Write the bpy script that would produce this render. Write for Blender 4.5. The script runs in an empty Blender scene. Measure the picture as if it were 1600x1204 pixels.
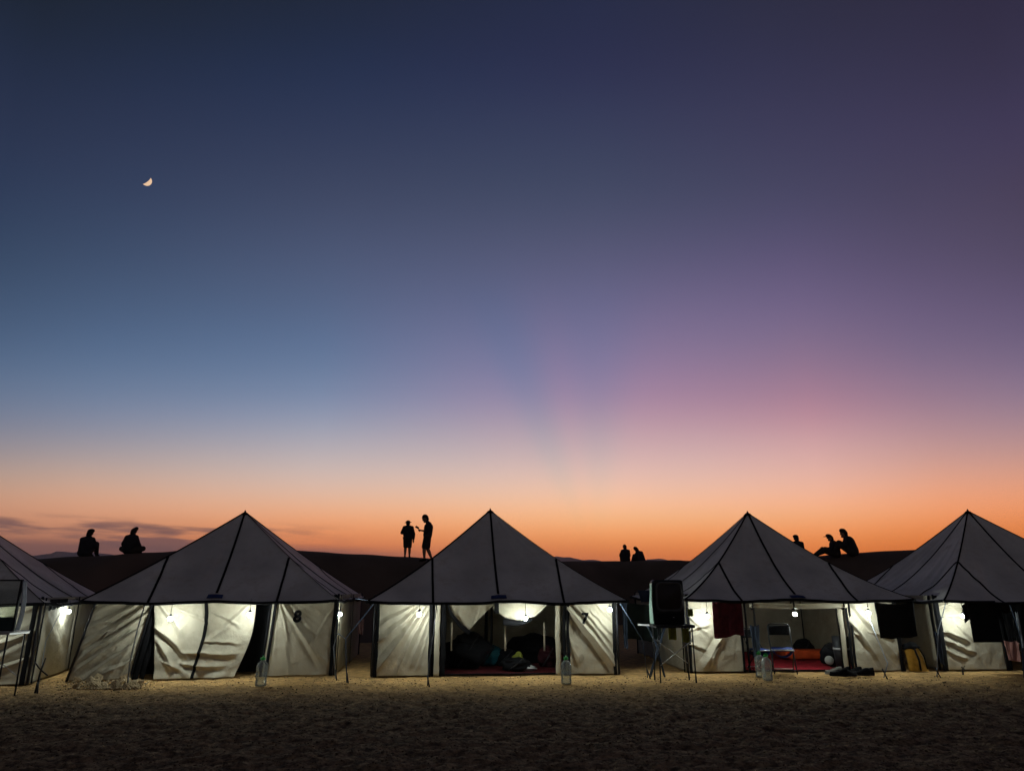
import bpy, bmesh, math, random
import numpy as np
from mathutils import Vector, Matrix, noise
random.seed(7)
R = math.radians
S = bpy.context.scene
C = S.collection
# ------------------------------------------------------------------ camera
CAMH, TILT, F = 1.6, R(16.4), 1080.0
cd = bpy.data.cameras.new('camera'); cam = bpy.data.objects.new('camera', cd); C.objects.link(cam)
cam.location = (0, 0, CAMH); cam.rotation_euler = (R(90) + TILT, 0, 0)
cd.sensor_fit = 'HORIZONTAL'; cd.sensor_width = 36; cd.lens = 36 * F / 1600
cd.clip_start = .1; cd.clip_end = 30000
S.camera = cam
CT, ST = math.cos(TILT), math.sin(TILT)
def ray(px, py):
    cx, cy = (px - 800) / F, (602 - py) / F
    return Vector((cx, CT - cy * ST, ST + cy * CT))
def P(px, py, D):                       # the point seen at that pixel at distance D along the ground
    r = ray(px, py); return Vector((0, 0, CAMH)) + r * (D / r.y)
def G(px, py, z=0):                     # the point of the ground seen at that pixel
    r = ray(px, py); t = (z - CAMH) / r.z; return Vector((0, 0, CAMH)) + r * t
# ------------------------------------------------------------------ dusk sky
S.view_settings.view_transform = 'Standard'; S.view_settings.look = 'None'
S.view_settings.exposure = 0; S.view_settings.gamma = 1; S.view_settings.use_curve_mapping = False
def lin(c):
    return tuple(((v / 255) / 12.92 if v <= 10 else (((v / 255) + .055) / 1.055) ** 2.4) for v in c)
W = bpy.data.worlds.new('World'); S.world = W; W.use_nodes = True
nt = W.node_tree; nt.nodes.clear(); NL = nt.links
def N(t, **k):
    n = nt.nodes.new(t)
    for a, b in k.items(): setattr(n, a, b)
    return n
def setin(n, i, v):
    if hasattr(v, 'is_output'): NL.new(v, n.inputs[i])
    else: n.inputs[i].default_value = v
def MT(op, a, b=0.0, c=0.0):
    n = N('ShaderNodeMath', operation=op)
    setin(n, 0, a); setin(n, 1, b)
    if len(n.inputs) > 2: setin(n, 2, c)
    return n.outputs[0]
def MAP(v, a, b, c=0., d=1., smooth=True):
    n = N('ShaderNodeMapRange', interpolation_type='SMOOTHSTEP' if smooth else 'LINEAR')
    for i, x in enumerate((v, a, b, c, d)): setin(n, i, x)
    return n.outputs[0]
def MIXC(f, a, b, mode='MIX'):
    n = N('ShaderNodeMix', data_type='RGBA', blend_type=mode)
    setin(n, 0, f); setin(n, 6, a); setin(n, 7, b); return n.outputs[2]
def RAMP(f, stops, interp='CARDINAL'):
    n = N('ShaderNodeValToRGB'); cr = n.color_ramp; cr.interpolation = interp
    while len(cr.elements) > 1: cr.elements.remove(cr.elements[-1])
    stops = sorted(stops); cr.elements[0].position = stops[0][0]; cr.elements[0].color = (*stops[0][1], 1)
    for p, c in stops[1:]:
        e = cr.elements.new(p); e.color = (*c, 1)
    setin(n, 0, f); return n.outputs[0]
tc = N('ShaderNodeTexCoord'); sx = N('ShaderNodeSeparateXYZ'); NL.new(tc.outputs['Generated'], sx.inputs[0])
X_, Y_, Z_ = sx.outputs
EL = MT('MULTIPLY', MT('ARCSINE', Z_), 180 / math.pi)
AZ = MT('MULTIPLY', MT('ARCTAN2', X_, Y_), 180 / math.pi)
EPOS = MAP(EL, -2, 60, 0, 1, False)
def azel(px, py):
    d = ray(px, py).normalized(); return math.degrees(math.atan2(d.x, d.y)), math.degrees(math.asin(d.z))
ZEN = (34, 38, 52)
SKY = {
 60:  [(0,(29,37,51)),(100,(35,45,68)),(200,(43,53,79)),(300,(48,62,90)),(400,(58,76,104)),(500,(74,95,126)),(560,(87,110,142)),(620,(107,124,151)),(660,(122,129,150)),(700,(148,141,148)),(740,(180,155,140)),(780,(205,152,122)),(815,(206,140,104)),(850,(150,98,82)),(880,(120,80,74))],
 500: [(0,(32,40,58)),(100,(36,48,76)),(200,(48,58,86)),(300,(62,71,98)),(400,(76,88,118)),(480,(84,102,134)),(540,(94,116,150)),(600,(113,132,163)),(640,(135,147,175)),(680,(162,161,174)),(720,(188,175,174)),(760,(211,180,164)),(800,(226,167,126)),(835,(226,134,76)),(862,(196,112,80)),(880,(170,95,75))],
 900: [(0,(38,44,70)),(100,(44,48,78)),(200,(55,62,90)),(300,(66,74,100)),(400,(88,90,120)),(480,(106,106,142)),(540,(122,118,155)),(600,(142,130,165)),(640,(162,142,168)),(680,(180,160,170)),(720,(197,175,174)),(760,(224,189,170)),(800,(240,184,138)),(830,(236,158,96)),(862,(220,122,60)),(885,(190,105,75))],
 1250:[(0,(46,46,66)),(100,(52,52,78)),(200,(62,60,88)),(300,(71,70,98)),(400,(92,84,118)),(480,(112,100,135)),(540,(130,112,142)),(600,(158,124,148)),(640,(178,132,149)),(680,(199,155,160)),(720,(212,169,163)),(760,(228,177,156)),(800,(238,170,124)),(840,(235,143,78)),(875,(222,112,44))],
 1570:[(0,(48,44,66)),(100,(54,50,73)),(200,(64,58,87)),(300,(73,65,89)),(400,(82,74,100)),(480,(98,86,118)),(540,(110,98,128)),(600,(130,113,138)),(640,(147,122,138)),(680,(166,132,136)),(720,(190,142,129)),(760,(218,148,113)),(800,(230,142,90)),(840,(215,115,45)),(870,(196,98,38))],
}
TAB = {}
for px in SKY: TAB[px] = SKY[px]
TAB[-140] = [(y, [v * .90 for v in c]) for y, c in SKY[60]]; TAB[1800] = SKY[1570]
PXS = sorted(TAB)
def tabcol(px, py):
    def colv(p):
        ys_ = [q[0] for q in TAB[p]]; return np.array([np.interp(py, ys_, [q[1][c] for q in TAB[p]]) for c in range(3)])
    px = min(max(px, PXS[0]), PXS[-1])
    for a, b in zip(PXS[:-1], PXS[1:]):
        if px <= b: return colv(a) + (colv(b) - colv(a)) * ((px - a) / (b - a))
cols = []
for a in (-40, -32, -24, -16, -8, 0, 8, 16, 24, 32, 40):
    st = []
    for i in range(30):
        p_ = (i / 29) ** 1.35; e = R(p_ * 62 - 2); az_ = R(a)
        d = Vector((math.cos(e) * math.sin(az_), math.cos(e) * math.cos(az_), math.sin(e)))
        w = d.y * CT + d.z * ST; px, py = 800 + F * d.x / w, 602 - F * (d.z * CT - d.y * ST) / w
        c = tabcol(px, py); f = min(1, max(0, (-py - 20) / 250)); c = c + (np.array(ZEN) - c) * f * .8
        hz_ = 1 + .25 * max(0, 1 - abs(p_ * 62 - 7.5) / 10); st.append((p_, tuple(v * hz_ for v in lin(c))))
    cols.append((a, RAMP(EPOS, st, 'B_SPLINE')))
col = cols[0][1]
for (a0, _), (a1, c1) in zip(cols[:-1], cols[1:]):
    col = MIXC(MAP(AZ, a0, a1, smooth=False), col, c1)
# shafts fanning up from the sun that has just set
saz, sel = azel(940, 905)
u_ = MT('SUBTRACT', AZ, saz); v_ = MT('SUBTRACT', EL, sel)
phi = MT('MULTIPLY', MT('ARCTAN2', u_, v_), 180 / math.pi)
rp = RAMP(MAP(phi, -70, 70, 0, 1, False), [(.0,(.5,)*3),(.12,(.5,)*3),(.235,(.66,)*3),(.30,(.58,)*3),(.335,(.30,)*3),(.375,(.34,)*3),(.42,(.76,)*3),(.455,(.6,)*3),(.49,(.45,)*3),(.535,(.48,)*3),(.60,(.86,)*3),(.70,(.7,)*3),(.80,(.56,)*3),(1.,(.5,)*3)], 'B_SPLINE')
rr = MT('MULTIPLY', MT('SUBTRACT', rp, .5), MT('MULTIPLY', MAP(v_, 1.5, 9), MAP(v_, 27, 10)))
rv = N('ShaderNodeCombineXYZ'); NL.new(MT('MULTIPLY', rr, .18), rv.inputs[0]); NL.new(MT('MULTIPLY', rr, .02), rv.inputs[1]); NL.new(MT('MULTIPLY', rr, .0), rv.inputs[2])
col = MIXC(1.0, col, rv.outputs[0], 'ADD')
# thin dark streaks of cloud low on the left
cv = N('ShaderNodeCombineXYZ'); NL.new(MT('MULTIPLY', AZ, .16), cv.inputs[0]); NL.new(MT('ADD', MT('MULTIPLY', EL, 1.35), MT('MULTIPLY', AZ, .03)), cv.inputs[1])
cn = N('ShaderNodeTexNoise'); cn.inputs['Scale'].default_value = 1.0; cn.inputs['Detail'].default_value = 3; cn.inputs['Roughness'].default_value = .45; NL.new(cv.outputs[0], cn.inputs['Vector'])
cm = MT('MULTIPLY', MAP(cn.outputs['Fac'], .42, .58), MT('MULTIPLY', MAP(EL, 5.1, 4.2), MT('MULTIPLY', MAP(EL, 2.0, 2.8), MAP(AZ, -10, -26))))
col = MIXC(MT('MULTIPLY', cm, .8), col, (*lin((104, 80, 84)), 1))
bank = MT('MULTIPLY', MAP(MT('ADD', EL, MT('MULTIPLY', cn.outputs['Fac'], .9)), 3.9, 3.1), MAP(AZ, -2, -17))
col = MIXC(MT('MULTIPLY', bank, .7), col, (*lin((112, 82, 82)), 1))
# the half of the sky away from the sunset
back = RAMP(EPOS, [(0, lin((80, 74, 74))), (.08, lin((94, 86, 87))), (.2, lin((95, 88, 90))), (.45, lin((64, 63, 70))), (1, lin(ZEN))])
col = MIXC(MAP(MT('ABSOLUTE', AZ), 42, 115), col, back)
bg = N('ShaderNodeBackground'); NL.new(col, bg.inputs[0]); bg.inputs[1].default_value = 1.0
wo = N('ShaderNodeOutputWorld'); NL.new(bg.outputs[0], wo.inputs[0])

# ------------------------------------------------------------------ materials
def mat(name, c, rough=.85, var=.18, scale=6, bump=.0, bscale=60, metal=0, spec=.12, c2=None, stain=0, bdist=.02):
    m = bpy.data.materials.new(name); m.use_nodes = True; t = m.node_tree; b = t.nodes['Principled BSDF']
    b.inputs['Roughness'].default_value = rough; b.inputs['Metallic'].default_value = metal
    b.inputs['Specular IOR Level'].default_value = spec
    tx = t.nodes.new('ShaderNodeTexCoord'); no = t.nodes.new('ShaderNodeTexNoise')
    no.inputs['Scale'].default_value = scale; no.inputs['Detail'].default_value = 5; t.links.new(tx.outputs['Object'], no.inputs[0])
    r = t.nodes.new('ShaderNodeValToRGB'); e = r.color_ramp.elements
    a = c2 if c2 else tuple(v * (1 - var) for v in c)
    e[0].position = .32; e[0].color = (*a, 1); e[1].position = .66; e[1].color = (*(c if c2 else tuple(min(1, v * (1 + var)) for v in c)), 1)
    t.links.new(no.outputs['Fac'], r.inputs[0]); out = r.outputs[0]
    if stain:
        n2 = t.nodes.new('ShaderNodeTexNoise'); n2.inputs['Scale'].default_value = 2.2; n2.inputs['Detail'].default_value = 8; n2.inputs['Roughness'].default_value = .7
        t.links.new(tx.outputs['Object'], n2.inputs[0])
        mr = t.nodes.new('ShaderNodeMapRange'); mr.inputs[1].default_value = .5; mr.inputs[2].default_value = .75; mr.inputs[4].default_value = stain
        t.links.new(n2.outputs['Fac'], mr.inputs[0])
        mx = t.nodes.new('ShaderNodeMix'); mx.data_type = 'RGBA'; t.links.new(mr.outputs[0], mx.inputs[0]); t.links.new(out, mx.inputs[6])
        mx.inputs[7].default_value = (c[0] * .5, c[1] * .42, c[2] * .32, 1); out = mx.outputs[2]
    t.links.new(out, b.inputs['Base Color'])
    if bump:
        n3 = t.nodes.new('ShaderNodeTexNoise'); n3.inputs['Scale'].default_value = bscale; n3.inputs['Detail'].default_value = 4; t.links.new(tx.outputs['Object'], n3.inputs[0])
        bp = t.nodes.new('ShaderNodeBump'); bp.inputs['Strength'].default_value = bump; bp.inputs['Distance'].default_value = bdist
        t.links.new(n3.outputs['Fac'], bp.inputs['Height']); t.links.new(bp.outputs[0], b.inputs['Normal'])
    return m
M = {}
M['canvas'] = mat('cream canvas', (.36, .325, .25), .9, .08, 3, .45, 11, stain=.35, bdist=.04)
M['roof'] = mat('grey canvas', (.66, .63, .555), .9, .20, 1.1, .45, 6, stain=.6)
M['tape'] = mat('black webbing', (.007, .007, .008), .9, spec=.05)
M['pole'] = mat('dark pole', (.03, .03, .035), .5, metal=.3)
M['white_pole'] = mat('pale pole', (.33, .28, .21), .6)
M['sand'] = mat('desert sand', (.57, .345, .135), 1, .2, 7, 1.0, 22, spec=.05, c2=(.30, .19, .085), bdist=.03)
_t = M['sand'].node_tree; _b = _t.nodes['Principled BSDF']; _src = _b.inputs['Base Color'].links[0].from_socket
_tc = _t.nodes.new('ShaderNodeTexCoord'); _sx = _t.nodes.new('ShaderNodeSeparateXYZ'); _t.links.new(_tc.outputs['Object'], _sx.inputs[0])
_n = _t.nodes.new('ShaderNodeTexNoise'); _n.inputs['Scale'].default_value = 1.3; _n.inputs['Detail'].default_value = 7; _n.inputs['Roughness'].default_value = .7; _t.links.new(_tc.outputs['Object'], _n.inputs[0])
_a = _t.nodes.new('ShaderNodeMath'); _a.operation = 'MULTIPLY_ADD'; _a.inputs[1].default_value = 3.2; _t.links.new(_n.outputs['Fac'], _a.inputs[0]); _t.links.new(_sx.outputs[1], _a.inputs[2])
_r = _t.nodes.new('ShaderNodeMapRange'); _r.inputs[1].default_value = 12.4; _r.inputs[2].default_value = 15.3; _t.links.new(_a.outputs[0], _r.inputs[0])  # sand turns to darker earth away from tents, also painting in lamp fall-off
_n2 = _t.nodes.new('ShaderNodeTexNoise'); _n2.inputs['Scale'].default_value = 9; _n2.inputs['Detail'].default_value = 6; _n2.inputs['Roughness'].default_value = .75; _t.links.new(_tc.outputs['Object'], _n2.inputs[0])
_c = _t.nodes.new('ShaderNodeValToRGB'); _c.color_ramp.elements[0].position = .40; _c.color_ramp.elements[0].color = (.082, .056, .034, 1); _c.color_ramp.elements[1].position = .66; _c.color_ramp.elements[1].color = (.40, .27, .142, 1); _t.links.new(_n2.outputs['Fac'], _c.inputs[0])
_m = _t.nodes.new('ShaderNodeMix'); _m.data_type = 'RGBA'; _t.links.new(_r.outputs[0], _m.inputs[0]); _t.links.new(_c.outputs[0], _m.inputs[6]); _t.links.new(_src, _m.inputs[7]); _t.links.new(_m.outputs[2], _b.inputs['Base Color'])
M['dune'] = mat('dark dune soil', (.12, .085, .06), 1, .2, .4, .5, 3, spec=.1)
M['hills'] = mat('far rock', (.50, .38, .36), 1, .2, .01, spec=.1)
M['stone'] = mat('pale stone', (.34, .26, .155), .95, .3, 12, .5, 30)
M['pebble'] = mat('dark grit', (.10, .07, .042), 1, .4, 9)
M['black'] = mat('black cloth', (.004, .004, .005), .9, .3, 20)
M['black_plastic'] = mat('black plastic', (.015, .015, .017), .45)
M['maroon'] = mat('maroon cloth', (.07, .008, .015), .8, .3, 8)
M['navy'] = mat('navy cloth', (.015, .035, .17), .7)
M['denim'] = mat('blue grey cloth', (.045, .062, .095), .8)
M['greytape'] = mat('grey strap', (.20, .22, .25), .7)
M['steel'] = mat('painted steel', (.42, .42, .42), .35, .1, metal=.6, spec=.4)
M['dark_steel'] = mat('dark steel', (.022, .022, .025), .5, metal=.15)
M['tarp'] = mat('dark green blanket', (.03, .045, .04), .8)
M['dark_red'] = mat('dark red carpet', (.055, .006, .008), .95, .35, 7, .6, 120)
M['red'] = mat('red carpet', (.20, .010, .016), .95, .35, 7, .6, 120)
M['orange'] = mat('orange mat', (.42, .055, .012), .8)
M['ochre'] = mat('ochre bag', (.24, .125, .018), .7, .3, 10)
M['teal'] = mat('teal bag', (.005, .05, .065), .7)
M['yellow'] = mat('yellow green cloth', (.13, .14, .02), .7)
M['grey'] = mat('grey cloth', (.25, .25, .25), .9)
M['white'] = mat('white rubber', (.24, .235, .21), .6)
M['green'] = mat('green plastic', (.03, .40, .07), .4)
M['pink'] = mat('dusty pink cloth', (.35, .18, .16), .85)
M['skin'] = mat('skin', (.30, .17, .11), .6)
M['hair'] = mat('dark hair', (.015, .010, .008), .6)
M['shirt'] = mat('dark shirt', (.03, .03, .035), .9)
M['shorts'] = mat('dark trousers', (.04, .035, .03), .9)
M['wine'] = mat('wine cloth', (.02, .004, .006), .9)
M['dimgrey'] = mat('dim grey plastic', (.075, .075, .075), .6)
M['brown'] = mat('dark brown panel', (.016, .010, .009), .4, spec=.3)
M['blue'] = mat('blue patch', (.03, .05, .14), .8)
def emis(name, c, s):
    m = bpy.data.materials.new(name); m.use_nodes = True; t = m.node_tree; t.nodes.clear()
    e = t.nodes.new('ShaderNodeEmission'); e.inputs[0].default_value = (*c, 1); e.inputs[1].default_value = s
    o = t.nodes.new('ShaderNodeOutputMaterial'); t.links.new(e.outputs[0], o.inputs[0]); return m
LAMP = 470
M['glow'] = emis('lit bulb', (.87, .98, .93), LAMP)
M['moon'] = emis('moonlight', (1, .66, .42), .85)
def clear(name, tint, k, gl=.12):
    m = bpy.data.materials.new(name); m.use_nodes = True; t = m.node_tree; t.nodes.clear()
    a = t.nodes.new('ShaderNodeBsdfTransparent'); a.inputs[0].default_value = (*tint, 1)
    d = t.nodes.new('ShaderNodeBsdfDiffuse'); d.inputs[0].default_value = (.6, .68, .64, 1)
    g = t.nodes.new('ShaderNodeBsdfGlossy'); g.inputs[1].default_value = gl
    lw = t.nodes.new('ShaderNodeLayerWeight'); lw.inputs[0].default_value = .35
    m1 = t.nodes.new('ShaderNodeMixShader'); m1.inputs[0].default_value = k
    m2 = t.nodes.new('ShaderNodeMixShader'); o = t.nodes.new('ShaderNodeOutputMaterial')
    t.links.new(a.outputs[0], m1.inputs[1]); t.links.new(d.outputs[0], m1.inputs[2])
    t.links.new(lw.outputs['Fresnel'], m2.inputs[0]); t.links.new(m1.outputs[0], m2.inputs[1]); t.links.new(g.outputs[0], m2.inputs[2])
    t.links.new(m2.outputs[0], o.inputs[0]); return m
M['bottle'] = clear('clear plastic', (.9, .95, .92), .31)
M['pane'] = clear('clear pane', (.85, .9, .85), .03, .03)

# ------------------------------------------------------------------ mesh helpers
class MB:
    def __init__(s): s.v = []; s.f = []
    def add(s, vs, fs):
        o = len(s.v); s.v += [tuple(v) for v in vs]; s.f += [tuple(i + o for i in f) for f in fs]; return s
    def box(s, c, d, rz=0, rx=0, ry=0, bev=0):
        h = [x / 2 for x in d]; m = Matrix.Rotation(rz, 3, 'Z') @ Matrix.Rotation(ry, 3, 'Y') @ Matrix.Rotation(rx, 3, 'X'); c = Vector(c)
        if not bev:
            vs = [c + m @ Vector((x * h[0], y * h[1], z * h[2])) for x in (-1, 1) for y in (-1, 1) for z in (-1, 1)]
            return s.add(vs, [(0,1,3,2),(4,6,7,5),(0,4,5,1),(2,3,7,6),(0,2,6,4),(1,5,7,3)])
        # rounded in plan (x-z outline), thickness along y
        w, t = h[0], h[2]; n = 4; ring = []
        for k, (sx_, sz_) in enumerate(((1,1),(-1,1),(-1,-1),(1,-1))):
            for i in range(n + 1):
                a = R(90 * k + 90 * i / n); ring.append((sx_ * (w - bev) + bev * math.cos(a), sz_ * (t - bev) + bev * math.sin(a)))
        L = len(ring); e = min(bev * .3, h[1] * .5)
        vs = []
        for y, q in ((-h[1], e), (-h[1] + e, 0), (h[1] - e, 0), (h[1], e)):
            for x, z in ring: vs.append(c + m @ Vector((x * (1 - q / w), y, z * (1 - q / t))))
        fs = [(j*L+i, j*L+(i+1)%L, (j+1)*L+(i+1)%L, (j+1)*L+i) for j in range(3) for i in range(L)]
        fs += [tuple(range(L))[::-1], tuple(range(3*L, 4*L))]
        return s.add(vs, fs)
    def tube(s, pts, r, n=8):
        pts = [Vector(p) for p in pts]; rs = r if isinstance(r, (list, tuple)) else [r] * len(pts); vs = []
        for i, p in enumerate(pts):
            d = (pts[min(i + 1, len(pts) - 1)] - pts[max(i - 1, 0)]).normalized()
            a = d.orthogonal().normalized() if abs(d.z) > .9 else d.cross(Vector((0, 0, 1))).normalized()
            b = d.cross(a)
            for k in range(n):
                t = 2 * math.pi * k / n; vs.append(p + (a * math.cos(t) + b * math.sin(t)) * rs[i])
        L = len(pts)
        fs = [(j*n+k, j*n+(k+1)%n, (j+1)*n+(k+1)%n, (j+1)*n+k) for j in range(L-1) for k in range(n)]
        fs += [tuple(range(n))[::-1], tuple(range((L-1)*n, L*n))]
        return s.add(vs, fs)
    def ball(s, c, r, n=12, m=8, rot=None, jit=0, seed=0):
        r = (r, r, r) if isinstance(r, (int, float)) else r; c = Vector(c); vs = []
        for j in range(m + 1):
            a = math.pi * j / m
            for k in range(n):
                b = 2 * math.pi * k / n; q = Vector((math.sin(a) * math.cos(b), math.sin(a) * math.sin(b), math.cos(a)))
                f = 1 + (jit * noise.noise(q * 1.7 + Vector((seed * 3.1, seed, 0))) if jit else 0)
                w = Vector((q.x * r[0] * f, q.y * r[1] * f, q.z * r[2] * f)); vs.append(c + (rot @ w if rot else w))
        fs = [(j*n+k, (j+1)*n+k, (j+1)*n+(k+1)%n, j*n+(k+1)%n) for j in range(m) for k in range(n)]
        return s.add(vs, fs)
    def lathe(s, prof, c=(0, 0, 0), n=16):
        c = Vector(c); vs = []
        for r, z in prof:
            for k in range(n):
                t = 2 * math.pi * k / n; vs.append(c + Vector((r * math.cos(t), r * math.sin(t), z)))
        fs = [(j*n+k, j*n+(k+1)%n, (j+1)*n+(k+1)%n, (j+1)*n+k) for j in range(len(prof)-1) for k in range(n)]
        return s.add(vs, fs)
    def grid(s, fn, nu, nv):
        vs = [fn(i / nu, j / nv) for j in range(nv + 1) for i in range(nu + 1)]
        fs = [(j*(nu+1)+i, j*(nu+1)+i+1, (j+1)*(nu+1)+i+1, (j+1)*(nu+1)+i) for j in range(nv) for i in range(nu)]
        return s.add(vs, fs)
    def mesh(s, name, m, smooth=True):
        me = bpy.data.meshes.new(name); me.from_pydata(s.v, [], s.f); me.update()
        if smooth: me.polygons.foreach_set('use_smooth', [True] * len(me.polygons))
        me.materials.append(M[m]); return me
def obj(name, mb, m, parent=None, smooth=True, thick=0):
    me = mb.mesh(name, m, smooth) if isinstance(mb, MB) else mb
    o = bpy.data.objects.new(name, me); C.objects.link(o)
    if parent: o.parent = parent
    if thick:
        q = o.modifiers.new('thickness', 'SOLIDIFY'); q.thickness = thick; q.offset = 0
    return o
def tag(o, label, cat, group=None, kind=None):
    o['label'] = label; o['category'] = cat
    if group: o['group'] = group
    if kind: o['kind'] = kind
    return o
def thing(name, loc, label, cat, group=None, rz=0):
    o = bpy.data.objects.new(name, None); C.objects.link(o); o.location = loc; o.rotation_euler = (0, 0, rz); o.empty_display_size = .2
    return tag(o, label, cat, group)
def structure(name, mb, m, label=None):
    o = obj(name, mb, m); o['kind'] = 'structure'
    if label: o['label'] = label
    return o
def lerp(a, b, t): return a + (b - a) * t
def sstep(a, b, x):
    t = min(1, max(0, (x - a) / (b - a))); return t * t * (3 - 2 * t)
def interp(x, pts):
    if x <= pts[0][0]: return pts[0][1]
    for (a, p), (b, q) in zip(pts[:-1], pts[1:]):
        if x <= b: return lerp(p, q, (x - a) / (b - a))
    return pts[-1][1]
def sinterp(x, pts):
    if x <= pts[0][0]: return pts[0][1]
    for (a, p), (b, q) in zip(pts[:-1], pts[1:]):
        if x <= b: return lerp(p, q, sstep(a, b, x))
    return pts[-1][1]
def nz(x, y, z=0): return noise.noise(Vector((x, y, z)))
def n1(x, s): return noise.noise(Vector((x, s * 7.31, s * 1.7)))

# ------------------------------------------------------------------ ground, dune, hills
def axis(fine0, fine1, step, far):
    a = list(np.arange(fine0, fine1 + 1e-6, step)); s = step; up = [a[-1]]
    while up[-1] < far: s *= 1.35; up.append(up[-1] + s)
    s = step; dn = [a[0]]
    while dn[-1] > -far: s *= 1.35; dn.append(dn[-1] - s)
    return np.array(dn[:0:-1] + a + up[1:])
def ground_z(x, y):
    m = sstep(4, 6, y) * (1 - sstep(17, 21, y)) * sstep(13, 11.5, abs(x)) if abs(x) < 13 else 0
    if m <= 0: return 0.0
    h = .028 * nz(x * .9, y * 1.3, 1) + .030 * nz(x * 2.6, y * 4.6, 2)
    q = nz(x * 7, y * 9.5, 3); h += .030 * (q - .25 * abs(q)) + .017 * nz(x * 15, y * 19, 4)
    fade = 1 - .6 * sstep(12.9, 13.7, y)
    return (h * fade - .016) * m
xs = axis(-12, 12, .05, 5000); ys = axis(6.7, 17, .045, 5000)
gv = []
for y in ys:
    for x in xs: gv.append((x, y, ground_z(x, y)))
nx_, ny_ = len(xs), len(ys)
gm = MB(); gm.v = gv
gm.f = [(j*nx_+i, j*nx_+i+1, (j+1)*nx_+i+1, (j+1)*nx_+i) for j in range(ny_-1) for i in range(nx_-1)]
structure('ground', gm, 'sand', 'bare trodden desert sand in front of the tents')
RIDGE = [(-400,862,27),(50,871,25),(110,867,25),(200,863,25.5),(290,857,27),(380,855,28),(470,857,29),(560,863,29),(640,867,29.5),(680,870,29.5),(780,873,33),(880,874.5,38),(960,874,41),(1060,873,37),(1160,871,31),(1260,867,29.5),(1330,861,28.5),(1420,856,28),(1600,850,28),(2100,845,29)]
RP = [P(*q) for q in RIDGE]
RY = [(-90, 40)] + [(p.x, p.y) for p in RP] + [(90, 45)]
RZ = [(-90, .4)] + [(p.x, p.z) for p in RP] + [(90, .4)]
def dune_z(x, y):
    yr, zr = sinterp(x, RY), interp(x, RZ); s = y - yr
    pr = .5 * (1 + math.cos(math.pi * min(1, max(0, abs(s) - .3) / (7.0 if s < 0 else 14.0))))
    return zr * pr - .08 + .03 * nz(x * .8, y * .8) * pr
dm = MB()
def dfn(u, v):
    x = lerp(-90, 90, u) if False else (-90 + 180 * u)
    x = 26 * math.copysign(abs(2*u-1) ** 1.0, 2*u-1) if abs(2*u-1) < .8 else math.copysign(20.8 + (abs(2*u-1) - .8) * 340, 2*u-1)
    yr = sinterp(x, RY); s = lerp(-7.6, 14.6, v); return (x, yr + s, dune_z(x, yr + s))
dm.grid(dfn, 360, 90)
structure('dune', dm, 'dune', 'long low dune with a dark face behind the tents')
HP = [(-600,880),(-200,872),(0,869),(60,866),(95,860),(120,858),(150,861),(185,866),(260,872),(460,873),(540,868),(620,872),(700,876),(830,874),(870,867),(905,871),(960,876),(1000,874),(1030,870.5),(1060,873),(1120,878),(1500,880),(2200,884)]
hm = MB(); D0 = 2600
def hfn(u, v):
    px = lerp(-600, 2200, u); py = interp(px, HP); p = P(px, py, D0)
    z = p.z * (1 + .06 * nz(px * .05, 3)) * (1 - v) ** .7
    return (p.x * (1 - .12 * v), p.y * (1 - .12 * v) + 60 * nz(px * .03, v * 4), z - 4)
hm.grid(hfn, 280, 8)
hm.grid(lambda u, v: (hfn(u, 0)[0] * (1 + .1 * v), hfn(u, 0)[1] * (1 + .1 * v), hfn(u, 0)[2] * (1 - v) - 4 * v), 280, 3)
structure('hills', hm, 'hills', 'far low hills on the horizon')
# moon: the sunlit part of a far globe
mc = P(229.0, 282.5, 9000); mdir = (mc - cam.location).normalized()
rt = mdir.cross(Vector((0, 0, 1))).normalized(); upv = rt.cross(mdir)
Lr = (rt * .80 - upv * .60).normalized(); Tt = (rt * .60 + upv * .80).normalized(); RR = 7.6 / F * 9000 / ray(229, 282).y
def mfn(u, v):
    a = R(-90 + 180 * u); t = R(90 * v) ; k0 = .22
    xx = lerp(k0, 1, v) * math.cos(a); yy = math.sin(a); dd = math.sqrt(max(0, 1 - xx * xx - yy * yy))
    return mc + (Lr * xx + Tt * yy - mdir * dd) * RR
mo = obj('moon', MB().grid(mfn, 32, 10), 'moon'); tag(mo, 'bright crescent moon hanging in the dark blue sky', 'moon')

hz = bpy.data.materials.new('air'); hz.use_nodes = True; hz.node_tree.nodes.clear()
_v = hz.node_tree.nodes.new('ShaderNodeVolumePrincipled'); _v.inputs['Color'].default_value = (.85, .82, .85, 1); _v.inputs['Density'].default_value = 1.0e-4; _v.inputs['Anisotropy'].default_value = .6
_o = hz.node_tree.nodes.new('ShaderNodeOutputMaterial'); hz.node_tree.links.new(_v.outputs[0], _o.inputs['Volume']); M['air'] = hz
ho = obj('haze', MB().box((0, 0, 67), (17000, 17000, 140)), 'air', None, False); ho['kind'] = 'stuff'; ho['label'] = 'thin dusk haze over the desert'
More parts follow.
